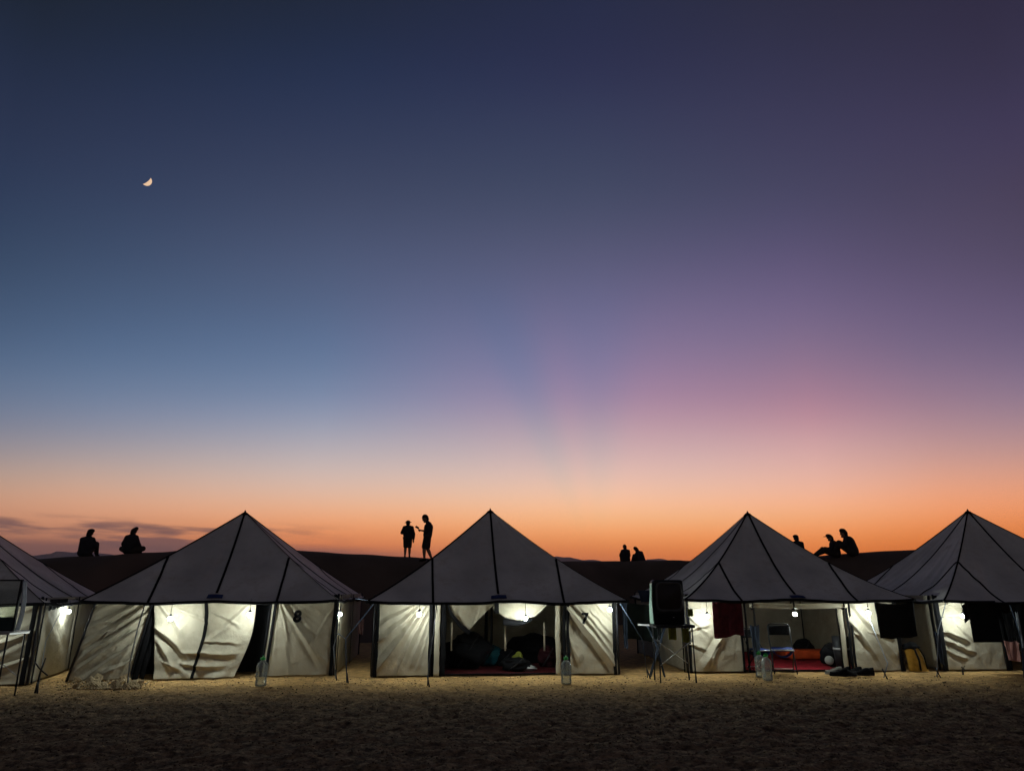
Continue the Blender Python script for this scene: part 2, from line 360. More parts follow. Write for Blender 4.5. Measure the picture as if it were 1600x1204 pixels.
# ------------------------------------------------------------------ tents
def fan(cu, cv, seed, amp, freq, r0=.15, asp=1.0):
    def f(u, v):
        du, dv = (u - cu) * asp, v - cv; r = math.hypot(du, dv); a = math.atan2(dv, du)
        q = n1(a * freq, seed) + .45 * n1(a * freq * 2.3 + 4, seed + 3)
        return amp * (q + .35 * abs(q)) * sstep(0, r0, r) * (1 - .35 * sstep(.8, 1.4, r))
    return f
def crease(u0, v0, u1, v1, w, amp):
    dx, dy = u1 - u0, v1 - v0; L = math.hypot(dx, dy)
    def f(u, v):
        d = ((u - u0) * dy - (v - v0) * dx) / L; d += .02 * nz(u * 3, v * 3, 5)
        return amp * math.exp(-(d / w) ** 2) - amp * .6 * math.exp(-((d - w * 1.5) / (w * 1.2)) ** 2)
    return f
def crumple(seed, amp, sc=4.0):
    def f(u, v):
        a = nz(u * sc + .6 * nz(u * 3, v * 3, seed), v * sc * 1.1, seed * 3.3); b = nz(u * sc * 2.4, v * sc * 2.6, seed + 9)
        return amp * ((1 - 2.2 * abs(a)) * .7 + .4 * b)
    return f
def soft(seed, amp=.008, sc=2.2):
    return lambda u, v: amp * (nz(u * sc, v * sc, seed) + .4 * nz(u * sc * 3, v * sc * 3, seed + 2))
def folds(L, seed=0):
    # sharp crested folds: (u0, v0, u1, v1, width, height)
    def f(u, v):
        t = 0
        for i, (u0, v0, u1, v1, w, a) in enumerate(L):
            dx, dy = u1 - u0, v1 - v0; l2 = dx * dx + dy * dy; q = ((u - u0) * dx + (v - v0) * dy) / l2
            if q < -.08 or q > 1.08: continue
            d = ((u - u0) * dy - (v - v0) * dx) / l2 ** .5 + .035 * math.sin(q * 3.0 + i) * q + .012 * nz(q * 5, i, seed)
            ww = w * (.55 + .9 * q)
            t += 1.6 * a * (math.exp(-abs(d) / ww) - .55 * math.exp(-abs(d - 1.7 * ww) / ww)) * sstep(-.08, .12, q) * sstep(1.08, .75, q)
        return t
    return f
def mixd(*fs): return lambda u, v: sum(f(u, v) for f in fs)

class Tent:
    def __init__(s, FL, FR, depth, apex_px, eave_py, label, of=.52, os_=.13, er=(.13, .13), apex_z=None, sag=.05, lean=0, splay=0):
        s.FL, s.FR = Vector(FL).xy, Vector(FR).xy
        d = (s.FR - s.FL); s.a = d.length / 2; d.normalize(); s.rz = math.atan2(d.y, d.x); s.b = depth / 2
        nb = Vector((-d.y, d.x)); c = (s.FL + s.FR) / 2 + nb * s.b
        s.c = Vector((c.x, c.y, 0)); s.m = Matrix.Translation(s.c) @ Matrix.Rotation(s.rz, 4, 'Z'); s.mi = s.m.inverted(); s.of, s.os, s.sag, s.lean, s.splay = of, os_, sag, lean, splay
        e = s.front(*eave_py, off=of); s.ze = e.z; s.zw = s.ze + .10
        if apex_z is None:
            ap = P(apex_px[0], apex_px[1], s.c.y); ap = s.mi @ ap
        else: ap = Vector((0, 0, apex_z))
        s.apex = ap
        s.root = thing('tent', s.c, label, 'tent', 'canvas tents in a row', s.rz)
        E = [(-s.a - os_ + lean, -s.b - of), (s.a + er[0], -s.b - of), (s.a + er[1], s.b + os_), (-s.a - os_ + lean, s.b + os_)]
        s.E = [Vector((x, y, s.ze)) for x, y in E]
    def front(s, px, py, off=0):          # where the ray meets the front wall (off metres before it), tent coordinates
        o = s.mi @ Vector((0, 0, CAMH)); d = s.mi.to_3x3() @ ray(px, py); t = (-s.b - off - o.y) / d.y; return o + d * t
    def world(s, l): return s.m @ Vector(l)
    def roof_pt(s, k, q, t, lift=0):
        a, b = s.E[k], s.E[(k + 1) % 4]; g = (q + 1) / 2
        e = a.lerp(b, g); scal = .04 * abs(math.sin(2 * math.pi * g)) * (1 - t) ** 3
        p = e.lerp(s.apex, t); H = s.apex.z - s.ze
        sag = s.sag * math.sin(math.pi * t ** .85) * H + .075 * (1 - q * q) * math.sin(math.pi * min(1, t ** .8)) * (1 - .3 * t)
        wr = .030 * (1 - t) * nz(q * 3.5 + 10 * k, t * .8, s.c.x) + .045 * max(0, nz(q * 9 * (1 - t) ** .3 + 5 * k, t * .5, s.c.x + 7)) * math.sin(math.pi * t) + .012 * nz(q * 7, t * 7, k + s.c.x) + .028 * (1 - abs(nz(q * 6 + 20 * k, t * .9 + q * .3, s.c.x + 3)) * 2.4) * (1 - t) ** .5 * math.sin(math.pi * min(1, t * 1.15 + .06))
        p.z += -sag - scal + wr * (1 - abs(q) ** 8)
        if lift: p += s.roof_n(k) * lift
        return p
    def roof_n(s, k):
        n = (s.E[(k + 1) % 4] - s.E[k]).cross(s.apex - s.E[k]).normalized(); return n
    def build_roof(s, hem=True):
        mb = MB()
        for k in range(4): mb.grid(lambda u, v, k=k: s.roof_pt(k, 2 * u - 1, 1 - (1 - v) ** 1.15), 64, 34)
        r = s.roof = obj('roof', mb, 'roof', s.root)
        def tape(path, w=.022):
            t = MB(); n = 22; pl = []
            for i in range(n + 1):
                k, q, tt = path(i / n); pl.append((s.roof_pt(k, q, tt, .010), s.roof_n(k)))
            vs = []
            for i, (p, nn) in enumerate(pl):
                d = (pl[min(i+1, n)][0] - pl[max(i-1, 0)][0]).normalized(); sd = d.cross(nn).normalized()
                for h in (-w, w): vs.append(p + sd * h)
                for h in (w, -w): vs.append(p + sd * h - nn * .006)
            fs = [(4*i+k, 4*i+(k+1) % 4, 4*i+4+(k+1) % 4, 4*i+4+k) for i in range(n) for k in range(4)]
            obj('seam_tape', t.add(vs, fs), 'tape', r)
        for k in range(4):
            tape(lambda f, k=k: (k, -.995, f * .985), .017)
            tape(lambda f, k=k: (k, 0, .10 + f * .88) if k == 0 else (k, 0, f * .985))
            tape(lambda f, k=k: (k, lerp(.5, .522, f) / (1 - .47 * f), .47 * f))
            tape(lambda f, k=k: (k, -lerp(.5, .522, f) / (1 - .47 * f), .47 * f))
        hb = MB()
        for k in range(4):
            hb.grid(lambda u, v, k=k: s.roof_pt(k, 2*u-1, 0, .012) + Vector((0, 0, -.055 * v + .012)), 60, 1)
        obj('hem', hb, 'tape', r, thick=.008)
        obj('finial', MB().tube([s.apex + Vector((0, 0, -.08)), s.apex + Vector((0, 0, .05))], [.06, .008]), 'pole', r)
        obj('finial_cap', MB().lathe([(.11, -.07), (.06, -.015), (.012, .012)], s.apex), 'tape', r)
    def side_pt(s, side, g, h):           # g along the wall 0..1, h up 0..1
        z = h * s.zw
        if side == 'front': return Vector((lerp(-s.a, s.a, g) + s.lean * h * (1 - g), -s.b, z))
        if side == 'right': return Vector((s.a + s.splay * g, lerp(-s.b, s.b, g), z))
        if side == 'left': return Vector((-s.a + s.lean * h, lerp(-s.b, s.b, g), z))
        return Vector((lerp(-s.a, s.a + s.splay, g) + s.lean * h * (1 - g), s.b, z))
    def nrm(s, side): return {'front': Vector((0, -1, 0)), 'right': Vector((1, 0, 0)), 'left': Vector((-1, 0, 0)), 'back': Vector((0, 1, 0))}[side]
    def panel(s, side, g0, g1, disp, nu=56, nv=64, belly=.03, lift=0.01, label=None):
        n = s.nrm(side)
        def fn(u, v, off=0):
            pin = (1 - (2*u-1) ** 10) * (1 - max(0, 2*v-1) ** 10)
            d = disp(u, v) * pin + belly * math.sin(math.pi * u) * math.sin(math.pi * min(1, .15 + v * .85))
            p = s.side_pt(side, lerp(g0, g1, u), lift + v * (1 - lift)); 
            if v == 0: d += .02 * nz(u * 5, g0 * 9, 1)
            return p + n * (d + off)
        o = obj('wall_panel', MB().grid(fn, nu, nv), 'canvas', s.root, thick=.004); o.modifiers[0].offset = 0
        if label: o['label'] = label
        return fn
    def strap(s, side, g, w=.035, off=.045, bend=0, seed=1, z0=0.0, mat_='tape', name='edge_strap'):
        n = s.nrm(side); al = s.side_pt(side, 1, 0) - s.side_pt(side, 0, 0); al.normalize()
        mb = MB()
        def fn(u, v):
            p = s.side_pt(side, g, lerp(z0, 1, v)) + n * (off + .012 * nz(v * 4, seed, 1))
            return p + al * ((u - .5) * 2 * w * (1 + .25 * nz(v * 6, seed, 4)) + bend * math.sin(math.pi * v) + .015 * nz(v * 3, seed, 2))
        obj(name, mb.grid(fn, 3, 24), mat_, s.root, thick=.008)
    def pole(s, side, g, r=.022, off=.02, m='pole'):
        n = s.nrm(side); b = s.side_pt(side, g, 0) + n * off; obj('pole', MB().tube([b, s.side_pt(side, g, 1) + n * off + Vector((0, 0, .02))], r), m, s.root)
    def gx(s, px, py=1000): return (s.front(px, py).x + s.a) / (2 * s.a)
    def drape(s, name, tops, bots, off, seed, amp=.02, freq=5, m='canvas', nu=60, nv=30, label=None, parent=None):
        # cloth hung on the front wall between a top and a bottom outline given as (px, py)
        TL = [s.front(*q, off=off) for q in tops]; BL = [s.front(*q, off=off) for q in bots]
        def along(Ls, u):
            x = u * (len(Ls) - 1); i = min(int(x), len(Ls) - 2); f = x - i
            return Ls[i].lerp(Ls[i + 1], f)
        def fn(u, v):
            p = along(TL, u).lerp(along(BL, u), v)
            d = amp * (.3 + .9 * v) * (n1(u * freq + .5 * v, seed) + .5 * n1(u * freq * 2.2 + v, seed + 2)) + amp * .6 * nz(u * 3, v * 3, seed)
            return p + Vector((0, -d, 0))
        o = obj(name, MB().grid(fn, nu, nv), m, parent or s.root, thick=.006)
        if label: o['label'] = label
        return fn
    def number(s, txt, fn, u0, v0, size):
        cu = bpy.data.curves.new('number', 'FONT'); cu.body = txt; cu.size = size; cu.offset = .012; cu.align_x = 'CENTER'; cu.align_y = 'CENTER'; cu.resolution_u = 4
        t = bpy.data.objects.new('number_tmp', cu); C.objects.link(t); dg = bpy.context.evaluated_depsgraph_get()
        me = bpy.data.meshes.new_from_object(t.evaluated_get(dg)); bpy.data.objects.remove(t)
        bm = bmesh.new(); bm.from_mesh(me); bmesh.ops.triangulate(bm, faces=bm.faces[:])
        for _ in range(4):
            lg = [e for e in bm.edges if e.calc_length() > .018]
            if lg: bmesh.ops.subdivide_edges(bm, edges=lg, cuts=1); bmesh.ops.triangulate(bm, faces=bm.faces[:])
        bm.verts.index_update(); pw = (fn(1, .5) - fn(0, .5)).length
        vs = [fn(u0 + v.co.x / pw, v0 + v.co.y / s.zw, .028) for v in bm.verts]; fs = [tuple(v.index for v in f.verts) for f in bm.faces]; bm.free()
        obj('number', MB().add(vs, fs), 'tape', s.root)
    def patch(s, px, py, w=.30, h=.085):
        # cloth tag sewn at the foot of the middle seam
        def fn(u, v): return s.roof_pt(0, (u - .5) * w / s.a, .035 + v * .045, .022)
        obj('name_tag', MB().grid(fn, 6, 2), 'blue', s.roof, thick=.004)

T8 = Tent(G(104, 1064), G(521, 1054), 4.4, (383, 800), (325, 938), 'cream canvas tent marked with the number 8, its door cloth hanging closed', sag=.03, lean=.30, er=(.0, .55), splay=.45)
T7 = Tent(G(581, 1057), G(967, 1053), 4.4, (766, 797), (775, 939), 'cream canvas tent marked with the number 7, door flap gathered up over dark bags', sag=.055)
T6 = Tent(G(1075, 1050), G(1414, 1048), 4.4, (1168, 801), (1235, 936), 'canvas tent with a rolled up door, red floor and blue chair at its entrance', sag=.095)
fl5 = G(1476, 1047); T5 = Tent(fl5, fl5 + Vector((4.95, .25, 0)), 4.1, (1512, 798), (1530, 938), 'rightmost canvas tent with a black t-shirt hung on its wall', sag=.085)
fr9 = G(42, 1069); T9 = Tent(fr9 + Vector((-4.4, -1.35, 0)), fr9, 4.4, (-65, 795), (30, 943), 'canvas tent behind the framed clear board, cut by the left edge', of=.3, sag=.04)
for T in (T8, T7, T6, T5, T9): T.build_roof()
for T in (T8, T7, T6): T.patch(0, 0)
for T in (T8, T7, T6, T5, T9):
    for side in ('front', 'back'):
        for g in (0, 1): T.pole(side, g, off=0)
    # walls that show less: back and sides in two panels each
    for side in ('back', 'left', 'right'):
        sd = hash(side) % 1 + len(side) + T.c.x
        T.panel(side, 0, .5, mixd(soft(sd, .02, 2.5), fan(0, 1, sd, .02, 4)), 36, 36)
        T.panel(side, .5, 1, mixd(soft(sd + 4, .02, 2.5), fan(1, 1, sd + 1, .02, 4)), 36, 36)
        T.strap(side, .5, seed=sd, off=.05)
        T.strap(side, .5, seed=sd + 2, off=-.05)
    for g in (.02, .98): T.strap('right', g, seed=g, off=.04); T.strap('left', g, seed=g + 3, off=.04)

# --- tent 8
g1, g2 = T8.gx(212), T8.gx(420)
T8.panel('front', 0, g1, mixd(folds([(1,1,0,.60,.03,.05),(1,.92,0,.36,.035,.06),(1,.80,0,.16,.035,.065),(.95,.62,0,.03,.03,.05),(.7,1,0,.80,.025,.03),(.9,.40,.18,.0,.03,.045),(.55,.62,.05,.34,.02,.025),(.8,.6,.1,.2,.015,.02),(.98,.25,.5,.02,.03,.04)], 2), fan(1.35, 1.25, 3, .03, 15, .2, .85), soft(2, .02)), 80, 90)
f8 = T8.panel('front', g2, 1, mixd(folds([(.02,.99,.88,.02,.035,.065),(.0,.97,.30,.40,.02,.03),(.35,.62,.97,.12,.03,.03),(.1,.99,.8,.45,.025,.022),(.97,.9,.6,.3,.02,.015)], 5), fan(0, 1.05, 5, .02, 8), soft(5, .025, 2.4)), 70, 80)
T8.number('8', f8, .37, .72, .30)
g3, g4 = T8.gx(236), T8.gx(405)
T8.strap('front', g1, .02, seed=2); T8.strap('front', g1 + .015, .05, seed=3, off=-.02)
T8.strap('front', T8.gx(228), .045, seed=13, off=-.05)
T8.strap('front', g2, .028, seed=4); T8.strap('front', T8.gx(412), .022, seed=5, off=.02); T8.strap('front', .988, .035, seed=6, off=.05)
T8.strap('front', T8.gx(416), .04, seed=9, off=0, mat_='canvas', name='door_edge')
# door cloth, free at the right and pooling on the ground
DOOR = folds([(.02,.95,.32,.45,.03,.05),(.0,.62,.42,.22,.035,.07),(.02,.45,.30,.06,.03,.05),(.35,.30,.95,.30,.03,.045),(.30,.18,.85,.12,.03,.05),(.15,.9,.6,.62,.02,.03),(.95,.9,.55,.45,.025,.035),(.55,.8,.9,.6,.02,.025),(.5,.42,.92,.44,.018,.025),(.1,.2,.5,.05,.03,.04)], 3)
def door8(u, v):
    top = T8.front(lerp(242, 402, u), 936); bot = T8.front(lerp(241, 366, u), lerp(1068, 1063, u))
    top.z = T8.zw - .01; bot.z = .012
    p = top.lerp(bot, v); p.x += .10 * u * math.sin(math.pi * v) ** 1.3
    d = .05 + .018 * n1(u * 3.2 + .8 * v, 4) * (.3 + v) + .020 * crumple(8, 1, 3.4)(u * 1.2, v) + .010 * crumple(18, 1, 8)(u * 1.2, v) + DOOR(u, 1 - v)
    d += .10 * sstep(.9, 1, v) * (.6 + nz(u * 6, 1, 2))
    d += .05 * fan(.45, .0, 6, 1, 3)(u, v) * .5
    return p + Vector((0, -d, 0))
dr = obj('door_cloth', MB().grid(door8, 90, 90), 'canvas', T8.root, thick=.005)
def tape8(u, v):
    p = door8(.5 + .02 * math.sin(5 * v) + (u - .5) * .035, v); return p + Vector((0, -.012, 0))
obj('seam_tape', MB().grid(tape8, 2, 60), 'tape', dr, thick=.006)
def shade8(u, v):
    p = T8.front(lerp(200, 440, u), 1000, off=-.75); p.z = lerp(T8.zw + .05, .02, v); p.y += .05 * n1(u * 8, 5) + .02 * nz(u * 6, v * 3, 2); return p
obj('shade_sheet', MB().grid(shade8, 50, 12), 'black', T8.root, thick=.006)  # added black sheet behind the door gap, stands in for the shade inside
# --- tent 7
g1, g2 = T7.gx(672), T7.gx(882)
T7.panel('front', 0, g1, mixd(folds([(1,.97,.02,.03,.05,.12),(1,1,0,.34,.04,.09),(1,1,0,.55,.03,.05),(.8,1,0,.82,.02,.03),(1,.9,.42,.05,.035,.05),(.98,.72,.62,.1,.03,.04),(.95,.5,.75,.05,.02,.03)], 8), soft(8, .02)), 80, 90)
f7 = T7.panel('front', g2, 1, mixd(folds([(.0,.90,.98,.04,.05,.085),(.1,.95,.99,.18,.03,.05),(.3,.85,.99,.34,.025,.04),(.5,.80,.99,.48,.02,.03),(.55,.95,.98,.62,.018,.025),(.0,.6,.3,.05,.03,.03)], 11), crumple(11,.014,5), soft(12, .02)), 80, 90)
T7.number('7', f7, .38, .70, .28)
for g, w, o_ in ((g1, .03, .05), (g1 + .012, .022, 0.0), (g2, .03, .04), (g2 + .014, .03, .05), (.012, .035, .05), (.985, .035, .05)):
    T7.strap('front', g, w, seed=g * 9, off=o_)
T7.strap('front', T7.gx(683), .05, seed=31, off=.01, mat_='canvas', name='door_edge'); T7.strap('front', T7.gx(872), .05, seed=33, off=.01, mat_='canvas', name='door_edge')
T7.strap('front', T7.gx(692), .06, seed=35, off=-.02)
T7.drape('gathered_flap', [(699, 936), (718, 936), (737, 936), (756, 936), (776, 936)], [(703, 950), (716, 968), (733, 984), (748, 966), (770, 946)], .02, 3, .035, 5)
T7.drape('gathered_flap', [(776, 936), (797, 936), (818, 936), (840, 936), (860, 936)], [(770, 950), (790, 965), (815, 969), (838, 962), (858, 941)], .05, 6, .045, 3)
T7.drape('flap_edge', [(699, 937), (708, 958), (722, 975), (735, 985)], [(697, 937), (704, 962), (719, 982), (733, 992)], .06, 4, .01, 2, m='tape', nu=30, nv=4)
T7.drape('flap_tie', [(773, 932), (779, 932)], [(772, 958), (780, 958)], .10, 4, .008, 2, m='tape', nu=4, nv=12)
T7.drape('flap_edge', [(786, 966), (800, 969), (815, 970), (832, 966)], [(786, 976), (800, 977), (815, 976), (832, 969)], .03, 5, .01, 2, m='tape', nu=30, nv=4)
for px in (706, 790, 851):
    b = T7.front(px, 1016, off=-.55); t = T7.front(px - 1, 972, off=-.55)
    obj('inner_strap', MB().box((b + t) / 2, (.035, .02, t.z - b.z)), 'white_pole', T7.root)
T7.pole('front', .5, .028, off=-2.0)
# --- tent 6
g1, g2 = T6.gx(1160), T6.gx(1326)
T6.panel('front', 0, g1, mixd(folds([(.75,.62,.22,.03,.045,.075),(.02,.5,.45,.62,.02,.04),(.0,.35,.4,.30,.02,.035),(.05,.72,.4,.5,.02,.03),(.6,.35,.35,.05,.03,.03),(.0,.85,.35,.75,.02,.03)], 4), crumple(4, .030, 3.6), soft(3, .03)), 80, 90)
T6.panel('front', g2, 1, mixd(folds([(.02,.97,.95,.05,.035,.06),(.0,.7,.6,.05,.03,.04),(.1,.5,.4,.3,.02,.03),(.4,.5,.9,.42,.02,.03)], 7), crumple(7, .026, 4), soft(6, .03)), 80, 90)
for g, w, o_ in ((g1 - .005, .022, .05), (g1 + .022, .022, .01), (g2, .026, .05), (g2 + .018, .02, .03), (.985, .03, .05), (.014, .03, .04), (g2 - .035, .03, -.02)):
    T6.strap('front', g, w, seed=g * 11, off=o_)
T6.strap('front', T6.gx(1318), .05, seed=41, off=.0, mat_='canvas', name='door_edge')
def roll6(u, v):
    a = R(400 * v); r = .055 * (1 + .25 * n1(u * 7, 3)) * (.75 + .25 * v)
    p = T6.front(lerp(1172, 1322, u), 945, off=.06); return p + Vector((0, math.sin(a) * r, math.cos(a) * r - .02 * math.sin(math.pi * u) + .012 * n1(u * 5, 8)))
obj('rolled_door', MB().grid(roll6, 90, 24), 'canvas', T6.root, thick=.005)
for px in (1174, 1238, 1316):
    p = T6.front(px, 945, off=.06); obj('roll_tie', MB().tube([p + Vector((0, .075 * math.sin(t), .08 * math.cos(t))) for t in np.linspace(0, 2 * math.pi, 14)], .016), 'tape', T6.root)
T6.pole('front', .5, .024, off=-2.0)
# --- tent 5
g1 = T5.gx(1565)
T5.panel('front', 0, g1, mixd(folds([(.0,.84,.5,.90,.03,.05),(.0,.70,.45,.74,.02,.03),(.0,.52,.5,.40,.03,.06),(.05,.40,.55,.24,.025,.05),(.0,.30,.4,.12,.02,.035),(.3,.6,.6,.3,.02,.03)], 14), crumple(14, .02, 4), soft(13, .03)), 80, 90)
T5.panel('front', .74, 1, mixd(fan(0, 1, 15, .03, 6)), 40, 50)
for g, w, o_ in ((.0, .05, .06), (g1, .04, .05), (g1 + .02, .03, .0)): T5.strap('front', g, w, seed=g * 13 + 2, off=o_, bend=.02)
# --- tent 9
g1 = T9.gx(-62)
T9.panel('front', .72, 1, mixd(folds([(1,.9,0,.6,.03,.05),(1,.6,0,.3,.03,.06),(1,.3,.1,.0,.03,.05)],21), fan(0, 0, 21, .03, 7), soft(20, .02)), 80, 90)
T9.panel('front', 0, .3, soft(22, .02), 30, 30)
T9.strap('front', .985, .04, seed=3, off=.05)
def rag9(u, v):
    p = T9.side_pt('right', lerp(.04, .30, u), 1); q = n1(u * 9, 2)
    return p + Vector((.07 + .02 * q, 0, -.22 * v * (1 - .35 * abs(q) - .4 * u) - .03))
obj('torn_valance', MB().grid(rag9, 40, 10), 'tape', T9.root, thick=.005)

# ------------------------------------------------------------------ hanging lamps
V3 = lambda *a: Vector(a)
def lamp(p, ztop, label):
    r = thing('hanging_lamp', p, label, 'lamp', 'lamps hung along the tent fronts')
    obj('bulb', MB().lathe([(.001, -.038), (.022, -.034), (.036, -.014), (.038, .006), (.030, .024), (.020, .032)], n=14), 'glow', r)
    obj('cap', MB().lathe([(.001, .033), (.024, .033), (.024, .07), (.010, .085), (.001, .085)], n=12), 'pole', r)
    obj('cord', MB().tube([(0, 0, .08), (.003, 0, (ztop - p.z) * .5 + .04), (0, 0, max(.10, ztop - p.z))], .005, 6), 'tape', r)
    obj('hook', MB().tube([(0, 0, max(.10, ztop - p.z)), (.012, .0, max(.10, ztop - p.z) + .02), (.0, .02, max(.10, ztop - p.z) + .03)], .006, 6), 'steel', r)
for T, px, py, off, lb in (
    (T8, 266, 966, .46, 'lit bulb hanging before the left side of the closed door cloth of tent 8'),
    (T8, 390, 960, .46, 'lit bulb at the top right edge of the door cloth of tent 8'),
    (T7, 655, 959, .46, 'lit bulb before the pleated left wall of tent 7'),
    (T7, 821, 966, .38, 'lit bulb hanging in the open doorway of tent 7 under the gathered flap'),
    (T7, 953, 952, .46, 'lit bulb above the number 7 at the right end of its tent'),
    (T6, 1105, 962, .40, 'lit bulb beside the maroon garment'),
    (T6, 1242, 959, -.15, 'lit bulb in the open doorway over the blue chair and red floor'),
    (T6, 1357, 957, .40, 'lit bulb between the red floored doorway and the wide black towel'),
    (T5, 1505, 962, .40, 'lit bulb beside the black t-shirt, last lamp towards the right'),
):
    l = T.front(px, py, off=off); lamp(T.world(l), T.ze + (.0 if off > .2 else .02), lb)
c8 = T8.world((T8.a, -T8.b, 0)); lamp(P(531, 959, c8.y + .12), T8.ze, 'lit bulb at the right corner of tent 8, past the numbered wall')
o9, d9 = T9.mi @ V3(0, 0, CAMH), T9.mi.to_3x3() @ ray(107, 955); t9 = (T9.a - o9.x) / d9.x
lamp(T9.world(o9 + d9 * (t9 - .34)), T9.ze, 'lit bulb at the side wall of the leftmost tent, next to tent 8')
lamp(T9.world((1.40, -T9.b - .45, 1.15)), T9.ze, 'lit bulb on the front of the leftmost tent, outside the picture')

# ------------------------------------------------------------------ people on the dune
def capsule(mb, a, ra, b, rb, n=12):
    a, b = Vector(a), Vector(b); d = (b - a); L = d.length or 1e-4; d = d / L if L > 1e-4 else Vector((0, 0, 1))
    x = d.orthogonal().normalized(); y = d.cross(x); rings = []
    for i in range(1, 5): t = R(90 * i / 4); rings.append((a - d * ra * math.cos(t), ra * math.sin(t)))
    for i in range(4, 0, -1): t = R(90 * i / 4); rings.append((b + d * rb * math.cos(t), rb * math.sin(t)))
    vs = [a - d * ra]; 
    for c, r in rings:
        for k in range(n): t = 2 * math.pi * k / n; vs.append(c + (x * math.cos(t) + y * math.sin(t)) * r)
    vs.append(b + d * rb); m = len(rings)
    fs = [(0, 1 + (k + 1) % n, 1 + k) for k in range(n)]
    fs += [(1+j*n+k, 1+j*n+(k+1) % n, 1+(j+1)*n+(k+1) % n, 1+(j+1)*n+k) for j in range(m-1) for k in range(n)]
    e = 1 + m * n; fs += [(e, 1+(m-1)*n+k, 1+(m-1)*n+(k+1) % n) for k in range(n)]
    mb.add(vs, fs)
def fuse(name, mb, m, parent, vox=.011, smooth=4):
    t = obj('fuse_tmp', mb, m); q = t.modifiers.new('r', 'REMESH'); q.mode = 'VOXEL'; q.voxel_size = vox
    q2 = t.modifiers.new('s', 'SMOOTH'); q2.iterations = smooth; q2.factor = .5
    dg = bpy.context.evaluated_depsgraph_get(); me = bpy.data.meshes.new_from_object(t.evaluated_get(dg)); bpy.data.objects.remove(t)
    me.name = name; me.materials.clear(); me.materials.append(M[m]); me.polygons.foreach_set('use_smooth', [True] * len(me.polygons))
    return obj(name, me, m, parent)
J_HEAD = 1.24
def V(*a): return Vector(a)
def person(loc, rz, h, J, label, hat=None, hairy=True, sleeve=True, long_legs=False, bulk=1.0):
    """J: joints of a figure 1.75 m tall facing +y, feet or seat at z = 0."""
    k = h / 1.75; J = {a: Vector(b) * k for a, b in J.items()}; B = bulk * k
    r = thing('person', loc, label, 'person', None, rz); r['group'] = 'people out on the dune'
    pel, ch, nk, hd = J['pelvis'], J['chest'], J['neck'], J['head']
    side = (J['sr'] - J['sl']).normalized()
    b = MB()
    capsule(b, J['hl'], .10 * B, J['hr'], .10 * B); capsule(b, pel, .115 * B, ch, .125 * B)
    capsule(b, pel + side * .05 * B, .10 * B, ch + side * .07 * B, .115 * B); capsule(b, pel - side * .05 * B, .10 * B, ch - side * .07 * B, .115 * B)
    capsule(b, ch, .11 * B, nk, .06 * k); capsule(b, J['sl'], .062 * B, J['sr'], .062 * B); capsule(b, nk, .064 * k, hd, .062 * k)
    for q in 'lr': capsule(b, nk.lerp(hd, .15), .055 * k, J['s' + q], .05 * B)
    fw = J.get('look', Vector((0, 1, 0))).normalized()
    hk = k; k = k * J_HEAD; up = (hd - nk).normalized(); rt_ = fw.cross(up).normalized(); rot = Matrix((rt_, fw, up)).transposed()
    b.ball(hd + up * .04 * k, (.074 * k, .092 * k, .112 * k), 16, 12, rot); capsule(b, hd + fw * .08 * k + up * .02 * k, .014 * k, hd + fw * .098 * k + up * .005 * k, .016 * k)
    capsule(b, hd + fw * .05 * k - up * .045 * k, .042 * k, hd + fw * .06 * k - up * .05 * k, .040 * k)
    for sg in (-1, 1): b.ball(hd + rt_ * sg * .076 * k + up * .02 * k, (.014 * k, .02 * k, .03 * k), 8, 6, rot)
    hkk, k = k, hk
    for q in 'lr':
        sh, el, wr, hp, kn, an, to = J['s' + q], J['e' + q], J['w' + q], J['h' + q], J['k' + q], J['a' + q], J['t' + q]
        capsule(b, sh, .055 * B, el, .042 * B); capsule(b, el, .042 * B, wr, .029 * k)
        capsule(b, hp, .090 * B, kn, .058 * B); capsule(b, kn, .058 * B, kn.lerp(an, .3), .060 * B); capsule(b, kn.lerp(an, .3), .060 * B, an, .038 * k)
        capsule(b, an, .040 * k, to, .034 * k); capsule(b, an + (an - to).normalized() * .03 * k + Vector((0, 0, -.02 * k)), .036 * k, to, .032 * k)
        d = (wr - el).normalized(); cr = J.get('p' + q, Vector((1, 0, 0))).normalized(); cr = (cr - d * cr.dot(d)).normalized(); dn = d.cross(cr)
        capsule(b, wr, .028 * k, wr + d * .075 * k - cr * .02 * k, .022 * k); capsule(b, wr, .028 * k, wr + d * .075 * k + cr * .02 * k, .022 * k)
        for i in range(4):
            o_ = cr * (-.033 + .022 * i) * k; L = (.075, .088, .082, .062)[i] * k; p0 = wr + d * .085 * k + o_; p1 = p0 + (d * .85 + dn * .5) * L * .5; p2 = p1 + (d * .55 + dn * .8) * L * .45
            capsule(b, p0, .010 * k, p1, .009 * k, 8); capsule(b, p1, .009 * k, p2, .008 * k, 8)
        t0 = wr + d * .025 * k - cr * .028 * k; capsule(b, t0, .013 * k, t0 + (d * .6 - cr * .7) * .05 * k, .010 * k, 8)
    fuse('body', b, 'skin', r)
    c = MB(); g = .022 * k
    capsule(c, pel + Vector((0, 0, .02 * k)), .125 * B + g, ch, .13 * B + g)
    for sg in (-1, 1): capsule(c, pel + side * .055 * sg * B, .11 * B + g, ch + side * .07 * sg * B, .115 * B + g)
    capsule(c, ch, .115 * B + g, nk - up * .03 * k, .055 * k + g * .5); capsule(c, J['sl'], .066 * B + g, J['sr'], .066 * B + g)
    for q in 'lr': capsule(c, nk + Vector((0, 0, .01)), .058 * k + g * .6, J['s' + q], .055 * B + g)
